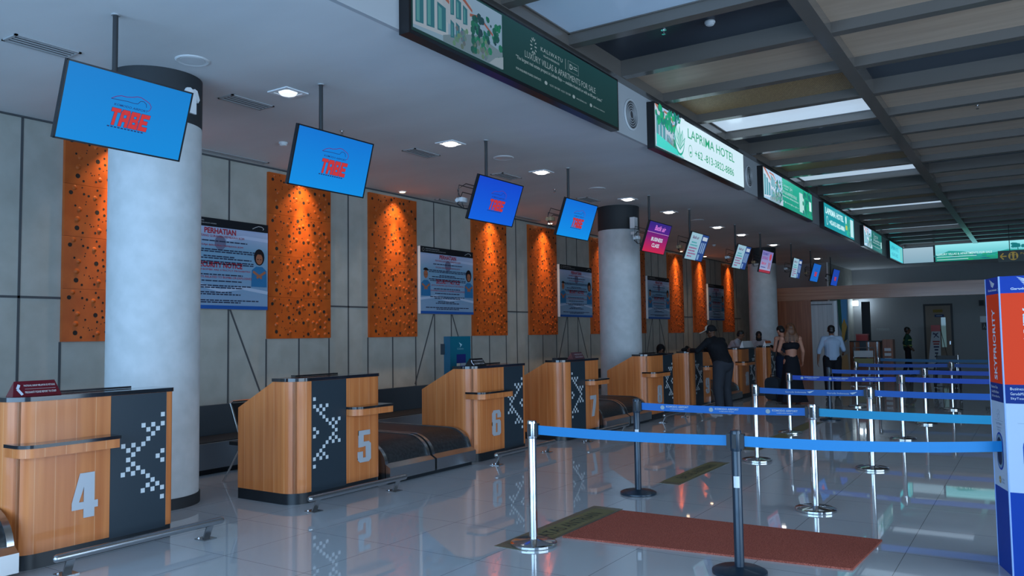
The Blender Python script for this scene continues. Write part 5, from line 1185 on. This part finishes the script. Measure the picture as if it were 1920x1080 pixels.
# yaw: local +y is the facing direction; rz rotates it from world +y
# 1 man in the cap, leaning on desk 9, back three-quarters to the camera, facing the wall
person((-5.62, 16.55, 0), R(66), 'man in light-brimmed cap, black sweater and grey trousers leaning on desk 9', skin='dark', sc=1.07,
       j=dict(pelvis=(0, -.06, .96), waist=(0, .01, 1.10), chest=(0, .09, 1.28), neck=(0, .17, 1.46), head=(0, .23, 1.59), shL=(-.20, .14, 1.41), shR=(.20, .14, 1.41), elL=(-.33, .30, 1.22), elR=(.30, .34, 1.20), wrL=(-.24, .56, 1.23), wrR=(.16, .58, 1.23),
              hdL=(.2, 1, -.1), hdR=(-.2, 1, -.1), hipL=(-.1, -.06, .93), hipR=(.1, -.06, .93), kneL=(-.13, -.03, .5), kneR=(.14, .02, .5), ankL=(-.15, -.09, .09), ankR=(.16, -.03, .09), toeL=(-.17, .08, .04), toeR=(.19, .13, .04)),
       tops=cloth('sweater_black', (.008, .009, .012)), sleeve='long', bottoms=cloth('trousers_grey', (.034, .038, .048)), shoes=mat('shoe_white', (.55, .57, .6), .5), hair=None, hat=(cloth('cap_black', (.01, .01, .012)), cloth('cap_beige', (.50, .42, .34))), head_pitch=-14, head_yaw=14, curl=.2, bulk=1.34)
# 2 staff man behind desk 10 bending to the right
person((-7.35, 22.2, 0), R(-72), 'staff man in white short-sleeved shirt bending behind desk 10', skin='brown', sc=1.0,
       j=dict(waist=(0, .08, 1.10), chest=(0, .20, 1.30), neck=(0, .31, 1.47), head=(0, .38, 1.60), shL=(-.18, .26, 1.42), shR=(.18, .26, 1.42), elL=(-.22, .40, 1.18), elR=(.22, .36, 1.18), wrL=(-.16, .58, 1.10), wrR=(.18, .52, 1.06)),
       tops=cloth('shirt_white', (.42, .40, .44)), bottoms=cloth('trousers_black', (.012, .012, .016)), shoes=M_blackm, head_pitch=-22, head_yaw=-10)
# 3 staff woman in a headscarf at the farthest desk
person((-7.33, 25.25, 0), R(-160), 'staff woman with dark headscarf and pale blouse behind the farthest desk', skin='brown', sc=.97, tops=cloth('blouse', (.40, .36, .38)), sleeve='elbow', bottoms=cloth('trousers_black', (.012, .012, .016)), shoes=M_blackm, hair=None, hijab=cloth('scarf_dark', (.02, .018, .02)), head_pitch=-10,
       j=dict(elL=(-.23, .06, 1.16), elR=(.23, .06, 1.16), wrL=(-.12, .28, 1.12), wrR=(.12, .28, 1.12)))
# 4 man in the dark vest looking at his phone
t, J, Hd = person((-5.46, 20.9, 0), R(55), 'dark-haired man in dark vest looking down at his phone', skin='light', sc=1.06, tops=cloth('vest_dark', (.018, .02, .03)), tank=True, bottoms=cloth('shorts_navy', (.008, .016, .04)), shoes=M_blackm, head_pitch=-32, bulk=1.12,
       j=dict(elL=(-.24, .02, 1.14), elR=(.24, .02, 1.14), wrL=(-.10, .28, 1.16), wrR=(.09, .28, 1.16), hdL=(.3, 1, .2), hdR=(-.3, 1, .2), head=(0, .06, 1.60)))
w = Vector((-5.46, 20.9, 0)) + Matrix.Rotation(R(55), 3, 'Z') @ (Vector((0, .38, 1.215)) * 1.06)
tag(MB().obox(w, Matrix.Rotation(R(55), 3, 'Z') @ Vector((.04, 0, 0)), Matrix.Rotation(R(55), 3, 'Z') @ Vector((0, .045, .055)), Matrix.Rotation(R(55), 3, 'Z') @ Vector((0, .003, -.003))).build('phone', M_black, smooth=False), 'black phone held by the man in the dark vest', 'phone')
# 5 woman with long hair in black crop top and long black skirt
person((-4.86, 19.3, 0), R(32), 'woman with long brown hair, black crop top and long black skirt, seen from behind', skin='light', sc=1.07, tops=cloth('top_black', (.010, .010, .014)), tank='crop', skirt=cloth('skirt_black', (.010, .011, .016)), shoes=cloth('sandal', (.12, .04, .03)), hair='long', hairm=M_hairb,
       j=dict(elL=(-.25, .06, 1.16), elR=(.27, .03, 1.14), wrL=(-.12, .26, 1.10), wrR=(.30, .17, .93)))
# 6 man in pale blue shirt walking away
person((-4.42, 21.6, 0), R(20), 'man in pale blue long shirt and black trousers walking away, left arm hanging', skin='brown', sc=1.045, tops=cloth('shirt_pale', (.36, .46, .60)), sleeve='elbow', bottoms=cloth('trousers_black', (.012, .012, .016)), shoes=M_blackm,
       j=dict(kneL=(-.12, -.05, .5), ankL=(-.14, -.22, .12), toeL=(-.15, -.08, .05), kneR=(.11, .06, .5), ankR=(.10, .04, .09), toeR=(.11, .19, .04), elL=(-.30, -.03, 1.15), wrL=(-.33, -.02, .90), elR=(.27, .02, 1.16), wrR=(.30, .22, 1.08)), bulk=1.25)
# 7 guard in green vest walking right
t, J, Hd = person((-4.1, 33.2, 0), R(-80), 'guard in dark green shirt and vest with yellow bands walking to the right', skin='dark', sc=1.02, tops=cloth('guard_green', (.012, .06, .04)), sleeve='elbow', bottoms=cloth('trousers_black', (.012, .012, .016)), shoes=M_blackm, hair='short',
       j=dict(elL=(-.24, -.10, 1.16), wrL=(-.22, .02, .93), elR=(.24, -.08, 1.16), wrR=(.2, .1, .98), kneL=(-.1, .06, .5), ankL=(-.1, .1, .09), toeL=(-.1, .24, .04), kneR=(.1, -.02, .5), ankR=(.1, -.14, .1), toeR=(.1, .0, .04)))
vest = MB()
for z in (1.10, 1.30):
    n = 24; vs = []
    for zz in (z - .022, z + .022):
        for i in range(n): a = 2 * math.pi * i / n; vs.append((.197 * math.cos(a), .01 + .158 * math.sin(a), zz))
    vest.add(vs, [(i, (i + 1) % n, n + (i + 1) % n, n + i) for i in range(n)])
vest.build('reflective_band', mat('band_yellow', (.30, .38, .10), .4), t, fixn=False)
# 8, 9 heads of staff sitting behind desks 8 and 9
person((-7.4, 17.55, -.36), R(-120), 'person in black headscarf sitting low between desks 8 and 9, only the head showing', skin='brown', sc=1.02, tops=cloth('coat_black', (.01, .01, .012)), sleeve='long', seated=True, hair=None, hijab=cloth('scarf_black', (.008, .008, .01)), head_pitch=-22, head_yaw=-30)
t = thing('cloth_bag', (-6.52, 16.95, 1.283), 'low black cloth bag lying on top of desk 9', 'bag')
union('body', [('e', (0, 0, .035), (.10, .24, .05)), ('e', (0, .05, .06), (.06, .10, .05))], cloth('bag_black', (.01, .01, .012)), t, .01)
MB().tube([(0, -.1, .07), (0, -.05, .11), (0, .03, .12), (0, .08, .10)], .008, 6).build('handle', M_blackm, t)
